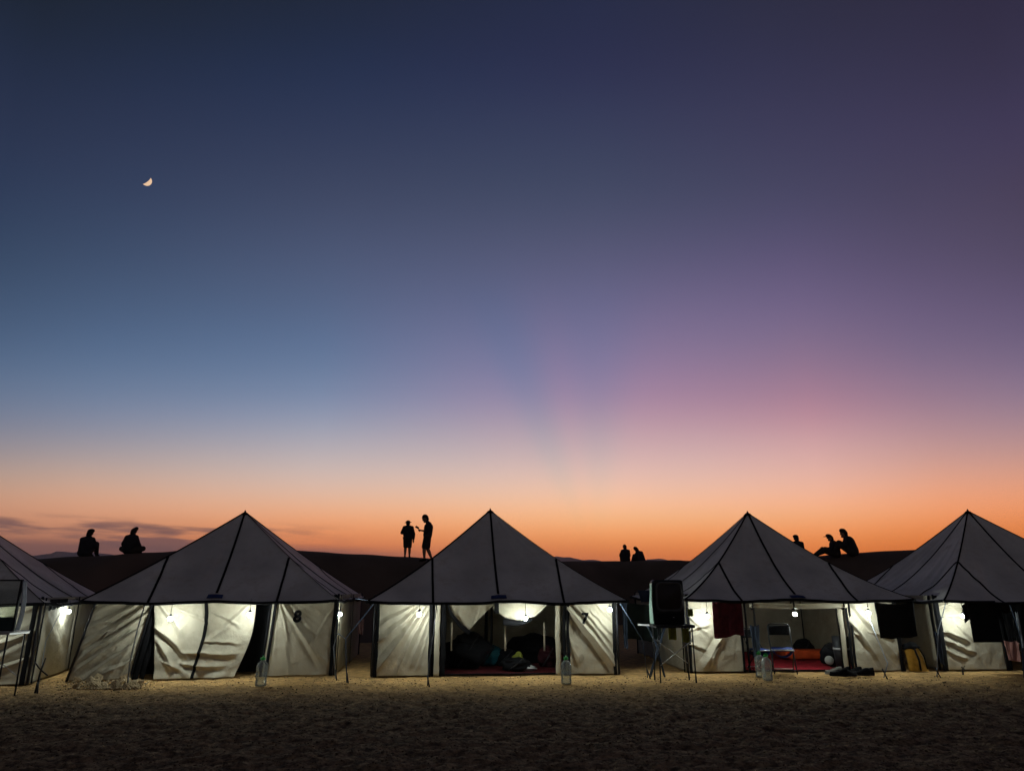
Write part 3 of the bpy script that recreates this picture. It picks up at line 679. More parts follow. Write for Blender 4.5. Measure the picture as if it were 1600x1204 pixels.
    for q in 'lr':
        capsule(c, J['s' + q], .06 * B + g, J['e' + q], .05 * B + g)
        if sleeve: capsule(c, J['e' + q], .05 * B + g, J['e' + q].lerp(J['w' + q], .85), .035 * k + g)
    fuse('shirt', c, 'shirt', r, .016)
    c = MB()
    capsule(c, J['hl'], .108 * B + g, J['hr'], .108 * B + g)
    for q in 'lr':
        capsule(c, J['h' + q], .098 * B + g, J['k' + q].lerp(J['h' + q], .1), .072 * B + g)
        if long_legs: capsule(c, J['k' + q], .068 * B + g, J['a' + q].lerp(J['k' + q], .08), .046 * k + g)
    fuse('trousers' if long_legs else 'shorts', c, 'shorts', r, .016)
    for q in 'lr':
        s_ = MB(); an, to = J['a' + q], J['t' + q]; capsule(s_, an + (an - to).normalized() * .035 * k + Vector((0, 0, -.02 * k)), .046 * k, to, .042 * k); capsule(s_, an + Vector((0, 0, .02 * k)), .046 * k, an.lerp(to, .3), .046 * k)
        fuse('shoe', s_, 'black', r, .014)
    k = hkk
    if hairy:
        s_ = MB(); s_.ball(hd + up * .055 * k - fw * .016 * k, (.082 * k, .094 * k, .105 * k), 16, 10, rot); s_.ball(hd + up * .0 * k - fw * .05 * k, (.07 * k, .05 * k, .07 * k), 12, 8, rot)
        if hairy == 'bun': s_.ball(hd + up * .165 * k - fw * .02 * k, (.055 * k, .05 * k, .045 * k), 12, 8, rot)
        if hairy == 'flat': s_.ball(hd + up * .105 * k, (.092 * k, .095 * k, .075 * k), 14, 8, rot)
        if hairy == 'point': s_.ball(hd + up * .115 * k + rt_ * .025 * k, (.065 * k, .075 * k, .07 * k), 12, 8, rot)
        obj('hair', s_, 'hair', r)
    if hat == 'cap':
        s_ = MB(); s_.ball(hd + up * .075 * k, (.089 * k, .105 * k, .085 * k), 16, 10, rot); s_.ball(hd + up * .07 * k + fw * .11 * k, (.075 * k, .08 * k, .012 * k), 12, 6, rot); obj('cap', s_, 'shirt', r)
    if hat == 'sun':
        s_ = MB(); s_.ball(hd + up * .085 * k, (.09 * k, .105 * k, .08 * k), 16, 10, rot); s_.ball(hd + up * .075 * k, (.145 * k, .16 * k, .014 * k), 16, 6, rot); obj('sun_hat', s_, 'shirt', r)
    return r
def stand(**k):
    J = dict(pelvis=(0,0,.95), chest=(0,0,1.28), neck=(0,0,1.47), head=(0,.015,1.58), sl=(-.17,0,1.40), sr=(.17,0,1.40), el=(-.25,-.02,1.12), er=(.25,-.02,1.12), wl=(-.22,.06,.90), wr=(.22,.06,.90),
             hl=(-.085,0,.93), hr=(.085,0,.93), kl=(-.10,.02,.50), kr=(.10,.02,.50), al=(-.11,-.02,.085), ar=(.11,-.02,.085), tl=(-.12,.13,.04), tr=(.12,.13,.04)); J.update(k); return J
def sit(**k):
    J = dict(pelvis=(0,0,.13), chest=(0,.06,.48), neck=(0,.11,.63), head=(0,.15,.73), sl=(-.155,.07,.55), sr=(.155,.07,.55), el=(-.23,.20,.34), er=(.23,.20,.34), wl=(-.10,.42,.38), wr=(.10,.42,.38),
             hl=(-.09,.02,.12), hr=(.09,.02,.12), kl=(-.14,.40,.42), kr=(.14,.40,.42), al=(-.10,.62,.09), ar=(.10,.62,.09), tl=(-.10,.77,.045), tr=(.10,.77,.045)); J.update(k); return J
def on_dune(px, D, dz=0):
    x = P(px, 868, D).x; return V(x, D, dune_z(x, D) + dz)
def crossleg(**k):
    return sit(kl=(-.38,.22,.17), kr=(.38,.22,.17), al=(.12,.36,.07), ar=(-.12,.40,.10), tl=(.26,.34,.06), tr=(-.26,.38,.08), el=(-.27,.08,.33), er=(.27,.08,.33), wl=(-.30,.24,.20), wr=(.30,.24,.20), **k)
person(on_dune(131, 24.6), R(4), 1.78, sit(el=(-.22,.18,.34), er=(.26,.14,.34), wl=(-.16,.40,.44), wr=(.10,.40,.46)), 'person sitting hunched on the dune with elbows on the knees, leftmost of all', hairy='flat', long_legs=True, bulk=1.18)
person(on_dune(199.5, 25.0), R(-3), 1.74, crossleg(), 'person sitting cross-legged on the dune with arms held away, hair in a point', hairy='point', long_legs=True, bulk=1.16)
person(on_dune(636, 30.0, -.02), R(8), 1.58, stand(head=(-.01,.04,1.57), el=(-.28,.02,1.17), er=(.27,-.05,1.10), wl=(-.08,.22,1.18), wr=(.27,.05,.86), al=(-.10,-.02,.085), kl=(-.09,.02,.50)), 'person standing on the dune in shorts and a hat, seen from behind', hat='sun', hairy=True, bulk=1.18)
pb = on_dune(667, 28.2, -.03)
person(pb, R(90), 1.86, stand(head=(0,.09,1.56), neck=(0,.03,1.46), look=(0,.9,-.45), chest=(0,-.03,1.26), el=(-.20,.02,1.10), er=(.20,-.04,1.12), wl=(-.12,.24,1.14), wr=(.22,.02,.92), sl=(-.17,-.03,1.38), sr=(.17,-.03,1.38), kl=(-.09,.10,.50), al=(-.09,.08,.085), tl=(-.09,.23,.04), kr=(.09,.0,.50), ar=(.09,-.18,.10), tr=(.09,-.04,.04), pl=(0,0,1)), 'tall person standing in profile on the dune, one forearm raised with a phone', hairy=True, sleeve=False, bulk=1.18)
k_ = 1.86 / 1.75
ph = obj('phone', MB().box((0, 0, 0), (.012, .16, .08), 0, R(30)), 'black_plastic'); ph.location = pb + V(-.385 * k_, -.12 * k_, 1.25 * k_); ph.rotation_euler = (0, 0, R(90)); tag(ph, 'phone held up by the tall person on the dune', 'phone')
person(on_dune(978, 40.2, -.06), R(6), 1.9, sit(), 'person sitting upright on the far dune, left one of the small distant pair', long_legs=True, bulk=1.16)
person(on_dune(1003, 40.0, -.10), R(38), 1.9, sit(chest=(-.05,.10,.46), neck=(-.12,.18,.62), head=(-.16,.22,.71), sl=(-.24,.10,.54), sr=(.10,.12,.56), el=(-.36,.20,.34), wl=(-.20,.44,.24)), 'person sitting bent over towards a neighbour on the far dune', long_legs=True, bulk=1.18)
person(on_dune(1249, 29.0, .0), R(-5), 1.75, sit(), 'person sitting alone on the dune, half hidden by a tent roof', hairy='flat', long_legs=True, bulk=1.2)
person(on_dune(1307, 28.0, .0), R(78), 1.72, sit(chest=(.0,.04,.46), el=(-.2,.24,.30), wl=(-.12,.42,.30), kl=(-.14,.42,.26), kr=(.14,.46,.30), al=(-.1,.80,.08), ar=(.1,.82,.08), tl=(-.1,.95,.06), tr=(.1,.95,.06), er=(.22,.10,.30)), 'person in a cap sitting on the dune with the legs stretched out', hat='cap', long_legs=True, bulk=1.3)
person(on_dune(1334, 27.6, .0), R(58), 1.95, sit(chest=(.02,.10,.47), neck=(.0,.20,.62), head=(0,.22,.72), er=(.30,.12,.34), wr=(.16,.36,.30)), 'broad person with upswept hair sitting on the dune next to the one in a cap', hairy='flat', long_legs=True, bulk=1.36)

# ------------------------------------------------------------------ bottles
def bottle(p, label, h=.44):
    k = h / .44; r = thing('water_bottle', p, label, 'bottle', 'clear water bottles standing before the tents', random.random() * 6)
    pr = [(.001, .0), (.085, .0), (.092, .02), (.090, .09), (.084, .10), (.092, .115), (.092, .20), (.084, .215), (.092, .23), (.092, .30), (.078, .35), (.040, .385), (.030, .395), (.030, .41)]
    obj('body', MB().lathe([(a * k, b * k) for a, b in pr], n=20), 'bottle', r)
    obj('cap', MB().lathe([(.001, .405 * k), (.040 * k, .405 * k), (.040 * k, .438 * k), (.001, .44 * k)], n=16), 'green', r)
    obj('handle', MB().tube([(-.04 * k, 0, .395 * k), (-.05 * k, 0, .44 * k), (0, 0, .462 * k), (.05 * k, 0, .44 * k), (.04 * k, 0, .395 * k)], .006), 'green', r)
    return r
bottle(G(407, 1071), 'clear water bottle with a green cap before the closed door of tent 8', .46)
bottle(G(885, 1068), 'clear water bottle standing before the number 7 wall', .44)
b1 = bottle(G(1189, 1057), 'back one of two water bottles left of the blue chair', .44)
bottle(G(1200, 1062), 'front one of two water bottles left of the blue chair', .44)
# ------------------------------------------------------------------ folding chairs
def chair(p, rz, label, k=1.08):
    r = thing('folding_chair', p, label, 'chair', 'blue folding chairs', rz); r.scale = (k, k, k)
    for s in (-1, 1):
        x = .215 * s
        obj('side_frame', MB().tube([(x, .30, .90 - .02), (x, .20, .62), (x, -.02, .30), (x, -.22, .012)], .012), 'dark_steel', r)
        obj('rear_leg', MB().tube([(x * .92, -.12, .43), (x * .92, .05, .25), (x * .92, .25, .012)], .011), 'dark_steel', r)
    obj('top_rail', MB().tube([(-.215, .30, .88), (-.19, .315, .915), (-.15, .32, .93), (.15, .32, .93), (.19, .315, .915), (.215, .30, .88)], .012), 'dark_steel', r)
    obj('seat', MB().box((0, 0, .455), (.40, .40, .035), 0, R(3)), 'navy', r)
    obj('seat_rim', MB().tube([(-.20, .2, .44), (-.205, -.18, .447), (-.17, -.212, .45), (.17, -.212, .45), (.205, -.18, .447), (.20, .2, .44)], .013), 'steel', r)
    obj('backrest', MB().grid(lambda u, v: ((u - .5) * .40, .285 + .03 * v + .05 * math.sin(math.pi * u), .71 + .19 * v), 12, 5), 'black', r, thick=.02)
    obj('stretcher', MB().tube([(-.2, .23, .06), (.2, .23, .06)], .009), 'steel', r)
    obj('stretcher', MB().tube([(-.213, -.18, .07), (.213, -.18, .07)], .009), 'dark_steel', r)
    obj('seat_sling', MB().grid(lambda u, v: ((u - .5) * .36, -.17 + .34 * v, .42 - .11 * math.sin(math.pi * u) ** .6), 10, 6), 'navy', r, thick=.006)
    return r
pc = G(1226, 1051); chair(pc, R(-14), 'blue folding chair with a metal rim facing out before the red floored doorway', .98)
chair(G(1189, 1046), R(28), 'dark blue folding chair turned sideways behind the water bottles', .86)
# ------------------------------------------------------------------ table with the upright box, right of tent 7
def table(p, w, d, h, rz, label, top='dark_steel'):
    r = thing('folding_table', p, label, 'table', 'thin legged folding tables', rz)
    obj('table_top', MB().box((0, 0, h - .02), (w, d, .035)), top, r, smooth=False)
    obj('edge_rim', MB().tube([(-w/2, -d/2, h), (w/2, -d/2, h), (w/2, d/2, h), (-w/2, d/2, h), (-w/2, -d/2, h)], .010), top, r)
    for x in (-1, 1):
        for y in (-1, 1):
            obj('leg', MB().tube([(x * (w/2 - .05), y * (d/2 - .03), h - .04), (x * (w/2 - .04), y * (d/2 - .02), .005)], .013), 'dark_steel', r)
    obj('brace', MB().tube([(-w/2 + .05, -d/2 + .03, h * .3), (w/2 - .05, -d/2 + .03, h * .75)], .008), 'steel', r)
    obj('brace', MB().tube([(-w/2 + .05, d/2 - .03, h * .75), (w/2 - .05, d/2 - .03, h * .3)], .008), 'steel', r)
    return r
pf = (G(1034, 1067) + G(1080, 1067)) / 2; tz = P(1050, 977, pf.y).z
ct = pf + V(.03, .22, 0)
table(ct, .72, .46, tz, R(3), 'thin legged folding table carrying a tall dark box between tent 7 and its right neighbour')
def upright_box(p, rz):
    r = thing('upright_box', p, 'tall dark box with a rounded front panel standing on the folding table', 'box', None, rz); w, h = .56, .80
    obj('shell', MB().box((0, .10, h/2), (w, .26, h), bev=.05), 'black_plastic', r)
    fr = MB()
    def fr_fn(u, v):
        a = 2 * math.pi * u; cx = math.copysign(abs(math.cos(a)) ** .35, math.cos(a)); cz = math.copysign(abs(math.sin(a)) ** .35, math.sin(a)); q = lerp(1, .86, v)
        return (cx * .25 * q, -.035 - .012 * math.sin(math.pi * v), .50 + cz * .265 * q)
    obj('front_rim', MB().grid(fr_fn, 72, 4), 'dimgrey', r, thick=.006)
    obj('front_panel', MB().box((0, -.034, .50), (.43, .006, .46), bev=.07), 'brown', r)
    obj('lower_panel', MB().box((0, -.036, .115), (.48, .008, .18), bev=.02), 'black', r)
    obj('latch', MB().lathe([(.001, 0), (.016, 0), (.014, .012), (.001, .014)], (.06, -.045, .13), 10), 'steel', r)
    obj('side_cover', MB().grid(lambda u, v: (-.31 - .02 * math.sin(3 * v + u), -.06 + .24 * u, .02 + .72 * v), 8, 20), 'clearcover', r, thick=.004)
    return r
M['clearcover'] = mat('pale green plastic sheet', (.30, .45, .38), .3)
upright_box(V(ct.x - .03, ct.y, tz + .001) , R(3))
# yellow-green cloths hanging under the table
def cloth_thing(name, label, cat, p0, p1, drop, m, seed, amp=.02, freq=4, group=None, taper=0, thick=.008):
    p0, p1 = Vector(p0), Vector(p1); c = (p0 + p1) / 2
    d = p1 - p0; n = Vector((d.y, -d.x, 0)).normalized()
    def fn(u, v):
        uu = .5 + (u - .5) * (1 - taper * v); p = p0.lerp(p1, uu) - c
        slant = .06 * (u - .5) * (1 if seed % 2 else -1.2); q = amp * (.4 + v) * (n1(u * freq + .6 * v, seed) + .5 * n1(u * freq * 2 + v, seed + 1)) + amp * .5 * nz(u * 3, v * 3, seed)
        return p + n * q + Vector((0, 0, -drop * v * (1 + .08 * n1(u * 3, seed + 5) + 1.4 * slant) - .035 * math.sin(math.pi * u) * (1 - v) * min(1, drop * 2)))
    o = obj(name, MB().grid(fn, 30, 34), m, None, thick=thick); o.location = c; return tag(o, label, cat, group)
a = P(1044, 979, ct.y - .10); cloth_thing('cloth', 'yellow green cloth hanging below the folding table, left of two', 'cloth', a, P(1056, 979, ct.y - .10), .22, 'yellow', 3, .02)
a = P(1066, 980, ct.y + .1); cloth_thing('cloth', 'yellow green cloth hanging below the folding table, right of two', 'cloth', a, P(1076, 980, ct.y + .1), .26, 'yellow', 5, .02)
cloth_thing('cloth', 'small yellow green cloth tucked beside the tall dark box', 'cloth', P(1074, 950, ct.y + .1), P(1082, 950, ct.y + .1), .14, 'yellow', 6, .015)
# folding rack with blue slings behind it
rk = G(1030, 1056); rz0 = P(1028, 976, rk.y).z
r = thing('folding_rack', rk, 'folding rack with crossed blue legs and a pale bar, left of the folding table', 'rack', None, R(-8))
for y in (-.14, .14):
    obj('leg', MB().tube([(-.17, y, .0), (.04, y, rz0 * .62), (.16, y, rz0 - .02)], .014), 'denim', r)
    obj('leg', MB().tube([(.10, y + .03, .0), (-.02, y + .03, rz0 * .62), (-.17, y + .03, rz0 - .02)], .014), 'denim', r)
obj('top_bar', MB().box((-.17, .0, rz0), (.05, .40, .03), R(60)), 'steel', r, smooth=False)
obj('top_bar', MB().box((.10, .0, rz0), (.05, .40, .03), R(70)), 'steel', r, smooth=False)
obj('sling', MB().grid(lambda u, v: (-.17 + .33 * u, -.14 + .28 * v, rz0 - .22 * math.sin(math.pi * u) - .05), 10, 6), 'tarp', r, thick=.006)
# ------------------------------------------------------------------ framed clear board at the left edge
pt = G(27, 1086); tz2 = P(10, 986, pt.y - .25).z
tl = table(V(pt.x - .37, pt.y - .22, 0), .78, .42, tz2, R(-4), 'thin legged folding table with a framed clear board, at the left edge', 'steel')
bx = P(23, 985, pt.y - .22)
r = thing('framed_board', V(bx.x - .36, pt.y - .22, tz2 + .001), 'clear board in a black frame standing on the leftmost folding table', 'board', None, R(-4))
hB = P(23, 905, pt.y - .22).z - tz2
obj('pane', MB().box((0, 0, hB * .62), (.66, .008, hB * .70)), 'pane', r, smooth=False)
obj('lower_panel', MB().box((0, 0, hB * .15), (.66, .012, hB * .24)), 'tarp', r, smooth=False)
for x in (-.345, .345): obj('frame_side', MB().box((x, 0, hB * .5), (.03, .035, hB)), 'black_plastic', r, smooth=False)
for z in (.012, hB - .012): obj('frame_rail', MB().box((0, 0, z), (.659, .034, .024)), 'black_plastic', r, smooth=False)
obj('side_cover', MB().grid(lambda u, v: (.40 + .03 * math.sin(4 * v), -.03 + .1 * u, .02 + hB * .95 * v), 4, 20), 'greytape', r, thick=.004)
# ------------------------------------------------------------------ hung clothes and cloths on the fronts
def hung(T, name, label, cat, px0, px1, py0, py1, m, seed, off=.09, amp=.018, freq=4, taper=0, group=None):
    a = T.world(T.front(px0, py0, off=off)); b = T.world(T.front(px1, py0, off=off)); c = T.world(T.front(px0, py1, off=off))
    return cloth_thing(name, label, cat, a, b, a.z - c.z, m, seed, amp, freq, group, taper)
hung(T6, 'shirt', 'maroon garment hung on the wall beside the doorway with the red floor', 'garment', 1112, 1158, 938, 994, 'maroon', 4, .46, .04, 5, -.02)
hung(T6, 'towel', 'wide black towel hung on the wall at the right of the red floored doorway', 'towel', 1366, 1427, 940, 996, 'black', 6, .46, .02, 3, .06)
def tshirt(T, px0, px1, py0, py1, off, label):
    o = thing('t_shirt', T.world(T.front((px0 + px1) / 2, py0, off=off)), label, 'garment', None, T.rz)
    w = (T.front(px1, py0, off=off) - T.front(px0, py0, off=off)).length; h = T.front(px0, py0, off=off).z - T.front(px0, py1, off=off).z
    def fn(u, v):
        return ((u - .5) * w * .78, -.012 + .018 * n1(u * 4 + v * .5, 4) * (.4 + v), -h * v)
    obj('body', MB().grid(fn, 26, 30), 'black', o, thick=.012)
    for s in (-1, 1):
        obj('sleeve', MB().grid(lambda u, v, s=s: (s * w * (.37 + .15 * u), .0 + .014 * nz(u * 3, v * 3, s), -h * (.02 + .10 * u) - h * .42 * v), 8, 14), 'black', o, thick=.012)
tshirt(T5, 1503, 1560, 938, 1003, .46, 'black t-shirt hung on the wall of the rightmost tent beside its lamp')
hung(T5, 'jacket', 'dark hanging coat at the right edge beside the doorway', 'garment', 1575, 1612, 930, 1006, 'black', 9, .16, .03, 3)
hung(T5, 'trousers', 'black trousers hanging between the black t-shirt and the right edge', 'garment', 1566, 1580, 955, 1002, 'black', 12, .12, .02, 3, .3)
hung(T5, 'scarf', 'grey blue scarf hanging over the dark coat at the right edge', 'scarf', 1586, 1590, 955, 1010, 'greytape', 2, .22, .02, 2)
hung(T5, 'sack', 'pale crumpled sack hanging low by the right edge', 'bag', 1568, 1591, 1000, 1032, 'pink', 5, .14, .03, 4, .2)
hung(T6, 'towel', 'blue grey towel tied to the left post of the red floored doorway', 'towel', 1171, 1186, 975, 1028, 'denim', 5, .18, .03, 3, .3)
# blanket strung between tent 7 and tent 6
a = P(974, 940, 16.4); b = P(1050, 944, 16.9)
cloth_thing('blanket', 'dark green blanket strung up in the gap right of tent 7', 'blanket', a, b, a.z - P(974, 1001, 16.4).z, 'tarp', 7, .07, 5)
cloth_thing('bundle_cloth', 'blue grey cloth bundled under the eave left of the tall dark box', 'cloth', P(996, 921, 17.2), P(1022, 920, 17.2), .28, 'denim', 8, .06, 3, None, .4)
cloth_thing('strap', 'broad pale blue strap slanting from the right corner of tent 7', 'strap', P(971, 937, 15.2), P(979, 937, 15.2), .95, 'denim', 3, .03, 2, None, .3)
# dim garments in the gap between tent 8 and tent 7
cloth_thing('cloth', 'dim pale cloth hanging in the gap between tents 8 and 7', 'cloth', P(560, 966, 18), P(569, 966, 18), .36, 'pink', 9, .03, 3, None, .2)

# ------------------------------------------------------------------ ropes and stakes
def guy(pts, label, m='greytape', r=.010, stake=True, rag=None):
    g0 = Vector(pts[-1]); o = thing('guy_rope', g0, label, 'rope', 'guy ropes staked before the tents')
    q = [Vector(p) - g0 for p in pts]; obj('rope', MB().tube(q, r, 6), m, o)
    if stake: obj('stake', MB().tube([(.04, -.05, -.02), (-.01, .0, .16)], .012, 6), 'dark_steel', o)
    return o
def fw(T, px, py, off): return T.world(T.front(px, py, off=off))
guy([fw(T6, 1357, 962, .32), fw(T6, 1372, 1000, .6), fw(T6, 1387, 1036, .85), G(1381, 1058)], 'grey guy rope bent over a peg below the wide black towel')
guy([fw(T5, 1478, 940, .3), fw(T5, 1466, 985, .5), G(1464, 1056)], 'grey guy rope with rags before the corner of the rightmost tent')
guy([fw(T7, 683, 940, .3), fw(T7, 678, 985, .4), fw(T7, 670, 1035, .55), G(668, 1070)], 'dark guy rope at the left post of the open doorway of tent 7', 'pole')
guy([fw(T7, 586, 940, .3), P(562, 970, 13.7), P(540, 997, 13.5), P(541, 1040, 13.3), G(542, 1066)], 'blue grey guy rope crossing the gap between tents 8 and 7', 'denim', .010)
guy([P(540, 997, 13.5), P(528, 989, 13.7), P(521, 1010, 13.9), G(524, 1060)], 'thin loose rope hooked beside the right corner of tent 8', 'greytape', .008)
guy([fw(T8, 556, 934, -.5), P(572, 937, 14.2), fw(T7, 586, 938, .3)], 'taut blue rope joining the eaves of tents 8 and 7', 'denim', .012, False)
guy([fw(T7, 966, 938, .3), P(985, 968, 14.0), P(1004, 1000, 13.6), G(1012, 1058)], 'thin blue guy rope from the right corner of tent 7', 'denim', .008)
guy([fw(T8, 228, 938, .3), fw(T8, 214, 985, .5), fw(T8, 203, 1035, .65), G(199, 1072)], 'dark guy rope at the left post of tent 8', 'pole', .012)
guy([P(100, 945, 13.4), P(72, 1000, 12.9), G(58, 1082)], 'thin grey guy rope running down to forked sticks at the left', 'greytape', .006)
guy([fw(T5, 1578, 945, .3), fw(T5, 1592, 985, .5), fw(T5, 1597, 1015, .6), G(1600, 1058)], 'pale blue guy rope at the right edge before the dark coat', 'denim')
def sticks(p, label, k=1.0):
    o = thing('forked_stake', p, label, 'stake', None)
    obj('stick', MB().tube([(-.02, 0, -.03), (.0, .01, .32 * k), (.05, 0, .52 * k)], [.018, .014, .010], 6), 'pole', o)
    obj('crosspiece', MB().tube([(-.11 * k, -.01, .46 * k), (.0, .0, .34 * k), (.13 * k, .01, .25 * k)], .011, 6), 'pole', o)
sticks(G(57, 1081), 'forked stick stake standing in the sand before the leftmost tent wall')
sticks(G(1506, 1052), 'small crossed sticks at the foot of the rightmost tent wall', .28)
sticks(G(28, 1066), 'forked stick leaning behind the leftmost folding table', .6)
cloth_thing('rag', 'long grey blue rag tied to the rope before the rightmost tent', 'rag', fw(T5, 1460, 985, .5), fw(T5, 1468, 985, .5), .62, 'denim', 5, .03, 2, None, .3)
# ------------------------------------------------------------------ inside tent 7
def rug(T, m, label, x0, x1, y0, y1):
    o = thing('carpet', T.world((0, 0, 0)), label, 'carpet', None, T.rz)
    obj('pile', MB().grid(lambda u, v: (lerp(x0, x1, u), lerp(y0, y1, v), .022 + .006 * nz(u * 9, v * 9, x0)), 40, 40), m, o, thick=.014)
    bd = MB()
    for a_, b_ in (((x0, y0), (x1, y0)), ((x1, y0), (x1, y1)), ((x1, y1), (x0, y1)), ((x0, y1), (x0, y0))): bd.tube([(*a_, .024), (*b_, .024)], .014, 6)
    obj('border', bd, 'black', o)
    return o
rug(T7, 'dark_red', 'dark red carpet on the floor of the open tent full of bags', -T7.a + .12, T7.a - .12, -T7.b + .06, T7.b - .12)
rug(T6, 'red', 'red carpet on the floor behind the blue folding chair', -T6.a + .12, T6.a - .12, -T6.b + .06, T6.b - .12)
def bag(p, rx, ry, rz_, m, label, seed, name='bag', strap=True, rot=0):
    o = thing(name, p, label, 'bag', None, rot)
    obj('body', MB().ball((0, 0, rz_ * .92), (rx, ry, rz_), 22, 16, None, .35, seed), m, o)
    if strap:
        obj('strap', MB().tube([(rx * .5 * math.cos(t), -ry * 1.05 * math.sin(t) * .6 - ry * .4, rz_ * (1 + .85 * math.cos(t))) for t in np.linspace(.2, 2.9, 12)], .014), 'black_plastic', o)
        obj('flap', MB().ball((0, -ry * .1, rz_ * 1.55), (rx * .72, ry * .8, rz_ * .42), 16, 10, None, .25, seed + 3), m, o)
    return o
def in7(px, py, back): return T7.world(T7.front(px, py, off=-back)) * 1
def floor(T, px, back):
    q = T.world(T.front(px, 1000, off=-back)); return V(q.x, q.y, .03)
bag(floor(T7, 733, 1.0), .42, .32, .36, 'black', 'big black rucksack heaped under the left flap of the open tent', 2, 'rucksack')
bag(floor(T7, 712, 1.3), .34, .30, .27, 'black', 'dark bag at the left end of the heap in the open tent', 5)
bag(floor(T7, 764, 1.5), .26, .22, .22, 'teal', 'teal bag in the middle of the heap in the open tent', 3)
bag(floor(T7, 790, 1.5), .30, .22, .17, 'black', 'low dark bag between the teal bag and the grey clothes', 9)
bag(floor(T7, 832, 2.2), .55, .30, .30, 'black', 'long dark bedroll along the back of the open tent', 6, 'bedroll', False)
bag(floor(T7, 806, .50), .30, .22, .13, 'black', 'flat dark bag lying near the doorway of the open tent', 7)
bag(floor(T7, 809, .85), .13, .10, .16, 'yellow', 'small yellow green pouch on the dark bags', 8, 'pouch', False)
bag(floor(T7, 826, .40), .15, .08, .06, 'grey', 'crumpled grey sock bag lying on the red carpet', 4, 'pouch', False)
bag(floor(T7, 855, 1.2), .22, .22, .20, 'wine', 'dark red bag at the right side of the open tent', 11)
# ------------------------------------------------------------------ inside tent 6
o = thing('sleeping_mat', floor(T6, 1262, 2.3) + V(0, 0, .02), 'bright orange sleeping mat at the back of the red carpet', 'mat', None, T6.rz)
obj('pad', MB().box((0, 0, .09), (1.25, .62, .18), bev=.06), 'orange', o)
obj('cover', MB().box((-.66, 0, .11), (.10, .64, .16), bev=.04), 'orange', o)
bag(floor(T6, 1254, 3.0), .24, .2, .20, 'black', 'dark bag behind the orange sleeping mat', 12)
bag(floor(T6, 1296, .75), .22, .26, .23, 'black', 'round black rucksack with a pale disc at the right of the red carpet', 13, 'rucksack')
o = thing('tub', floor(T6, 1313, .35), 'tall black tub at the right post of the red floored doorway', 'tub')
obj('shell', MB().lathe([(.001, .01), (.14, .01), (.16, .30), (.165, .62), (.15, .62), (.14, .30), (.12, .04)], n=22), 'black_plastic', o)
obj('band', MB().lathe([(.163, .36), (.168, .36), (.168, .40), (.164, .40)], n=22), 'grey', o)
d = obj('disc_plate', MB().lathe([(.001, -.012), (.085, -.012), (.09, 0), (.085, .012), (.001, .012)], n=20), 'white'); d.location = floor(T6, 1292, .48) + V(0, 0, .14); d.rotation_euler = (R(80), 0, R(-20)); tag(d, 'pale round plate leaning on the black rucksack', 'plate')
# ------------------------------------------------------------------ shoes
def shoe_proto():
    r = thing('shoe', (0, 0, 0), 'shoe', 'shoe', 'shoes left at the doorway')
    def up(u, v):
        a = 2 * math.pi * u; y = -.14 + .28 * v; w = (.040 + .012 * math.sin(math.pi * v * .9 + .5)) * math.sin(math.pi * min(1, .06 + v * .94)) ** .35 if v < 1 else .004
        hgt = lerp(.105, .045, sstep(.1, .75, v)); return (w * math.cos(a), y, .024 + hgt * max(0, math.sin(a)) ** .8)
    obj('upper', MB().grid(up, 18, 14), 'black', r)
    obj('sole', MB().grid(lambda u, v: (.048 * math.cos(2 * math.pi * u) * (v if v < .5 else 1), (-.0 + .15 * math.sin(2 * math.pi * u)) * (v if v < .5 else 1), .006 if v < .9 else .03), 20, 4), 'black_plastic', r, thick=.01)
    obj('laces', MB().tube([(-.02, -.02, .10), (.02, .0, .095), (-.02, .02, .088), (.02, .04, .08)], .005, 5), 'grey', r)
    return r
proto = shoe_proto()
def copy_tree(o):
    c = o.copy(); C.objects.link(c)
    for ch in o.children:
        q = ch.copy(); C.objects.link(q); q.parent = c
    return c
spots = [(1303, 1053, 80, 'pale shoe at the left end of the row by the doorway post', 'white'), (1311, 1056, 60, 'dark shoe right next to the pale shoe in the row', None), (1320, 1052, 15, 'dark shoe pointing in, against the doorway post', None),
         (1328, 1056, -75, 'dark shoe lying across the front of the row', None), (1337, 1052, 20, 'dark shoe standing in the middle right of the row', None), (1345, 1055, 70, 'dark shoe lying sideways in the right part of the row', None), (1354, 1055, 95, 'dark shoe at the right end of the row', None)]
for i, (px, py, rz, lb, m) in enumerate(spots):
    o = proto if i == 0 else copy_tree(proto)
    o.location = G(px, py); o.rotation_euler = (0, 0, R(rz)); o['label'] = lb; o.scale = (1.1, 1.1, 1.15)
    if m:
        for ch in o.children:
            ch.data = ch.data.copy(); ch.data.materials.clear(); ch.data.materials.append(M['white'])
    elif i == 1:
        pass
for i, o in enumerate([q for q in C.objects if q.name.startswith('shoe') and q.parent is None]):
    if i:
        for ch in o.children:
            if ch.data.materials[0] == M['white']:
                ch.data = ch.data.copy(); ch.data.materials.clear(); ch.data.materials.append(M['black'])
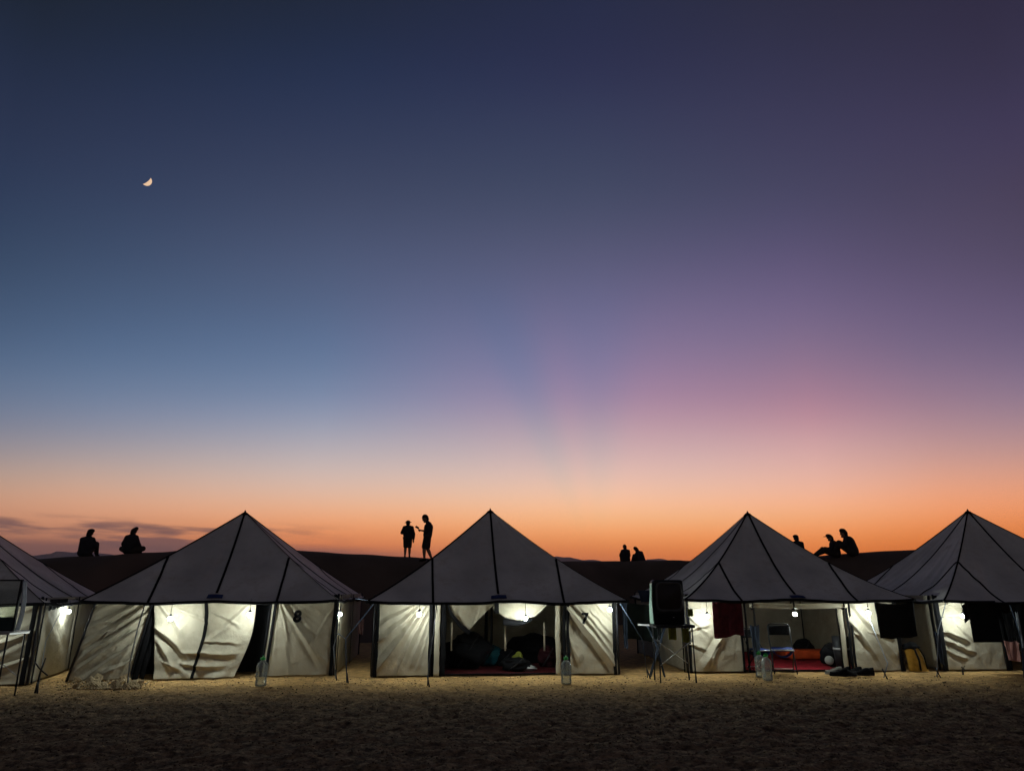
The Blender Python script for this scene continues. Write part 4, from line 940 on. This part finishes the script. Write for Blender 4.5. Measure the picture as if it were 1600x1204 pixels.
# ------------------------------------------------------------------ ochre bag, stones, grit
ob = fw(T6, 1438, 1046, .05); ob.z = 0
o = thing('duffel_bag', G(1440, 1049) + V(0, .12, 0), 'ochre yellow bag with black straps leaning on the wall under the black towel', 'bag', None, R(6))
def ob_fn(u, v):
    a = 2 * math.pi * u; w = .20 * (1 - .25 * v) * (1 + .12 * nz(u * 4, v * 4, 3)); return (w * math.cos(a) - .10 * v + .02, .11 * math.sin(a) * (1 - .3 * v) , .005 + .46 * v)
obj('body', MB().grid(ob_fn, 28, 22), 'ochre', o)
obj('top_flap', MB().ball((-.09, 0, .46), (.17, .10, .09), 16, 10, None, .4, 4), 'black', o)
obj('strap', MB().tube([(-.02, -.12, .02), (-.03, -.125, .22), (-.08, -.10, .44)], .02, 6), 'black', o)
obj('strap', MB().tube([(.16, -.07, .05), (.11, -.09, .30), (.02, -.07, .47)], .014, 6), 'black', o)
protos = []
for i in range(5):
    mb = MB().ball((0, 0, 0), (1, .8 + .1 * i % .3, .6), 10, 7, None, .8, 20 + i); protos.append(mb.mesh('stone', 'stone', False))
rng = random.Random(3)
for i in range(26):
    px = rng.uniform(118, 228); py = rng.uniform(1065, 1075); g = G(px, py); k = rng.uniform(.045, .10)
    o = obj('stone', protos[i % 5], 'stone'); o.location = g + V(0, 0, k * .3); o.scale = (k * 1.2, k, k * .8); o.rotation_euler = (rng.random(), rng.random(), rng.random() * 6)
    tag(o, 'small pale stone in the low rubble bank at the foot of tent 8', 'stone', 'stones banked against tent 8')
def scatter(name, label, n, pick, r0, r1, m, seed):
    rg = random.Random(seed); mb = MB()
    t = (1 + 5 ** .5) / 2; ico = [V(*q).normalized() for q in ((-1,t,0),(1,t,0),(-1,-t,0),(1,-t,0),(0,-1,t),(0,1,t),(0,-1,-t),(0,1,-t),(t,0,-1),(t,0,1),(-t,0,-1),(-t,0,1))]
    F_ = [(0,11,5),(0,5,1),(0,1,7),(0,7,10),(0,10,11),(1,5,9),(5,11,4),(11,10,2),(10,7,6),(7,1,8),(3,9,4),(3,4,2),(3,2,6),(3,6,8),(3,8,9),(4,9,5),(2,4,11),(6,2,10),(8,6,7),(9,8,1)]
    for _ in range(n):
        p = pick(rg); k = r0 * (r1 / r0) ** (rg.random() ** 2.2); e = [k * rg.uniform(.7, 1.4), k * rg.uniform(.7, 1.4), k * rg.uniform(.4, .9)]
        mb.add([(p.x + q.x * e[0], p.y + q.y * e[1], p.z + q.z * e[2] + e[2] * .25) for q in (v * rg.uniform(.8, 1.15) for v in ico)], F_)
    o = obj(name, mb, m, None, False); o['kind'] = 'stuff'; o['label'] = label; return o
def pick_g(rg):
    y = 6.8 + 7.6 * rg.random() ** 1.1; x = rg.uniform(-.78, .78) * y; return V(x, y, ground_z(x, y))
scatter('gravel', 'dark grit and clods strewn over the sand', 20000, pick_g, .004, .015, 'pebble', 5)
scatter('rubble', 'loose pale rubble banked at the foot of tent 8', 420, lambda rg: G(rg.triangular(100, 240, 170), rg.uniform(1063, 1076)) + V(0, 0, .0), .012, .035, 'stone', 6)
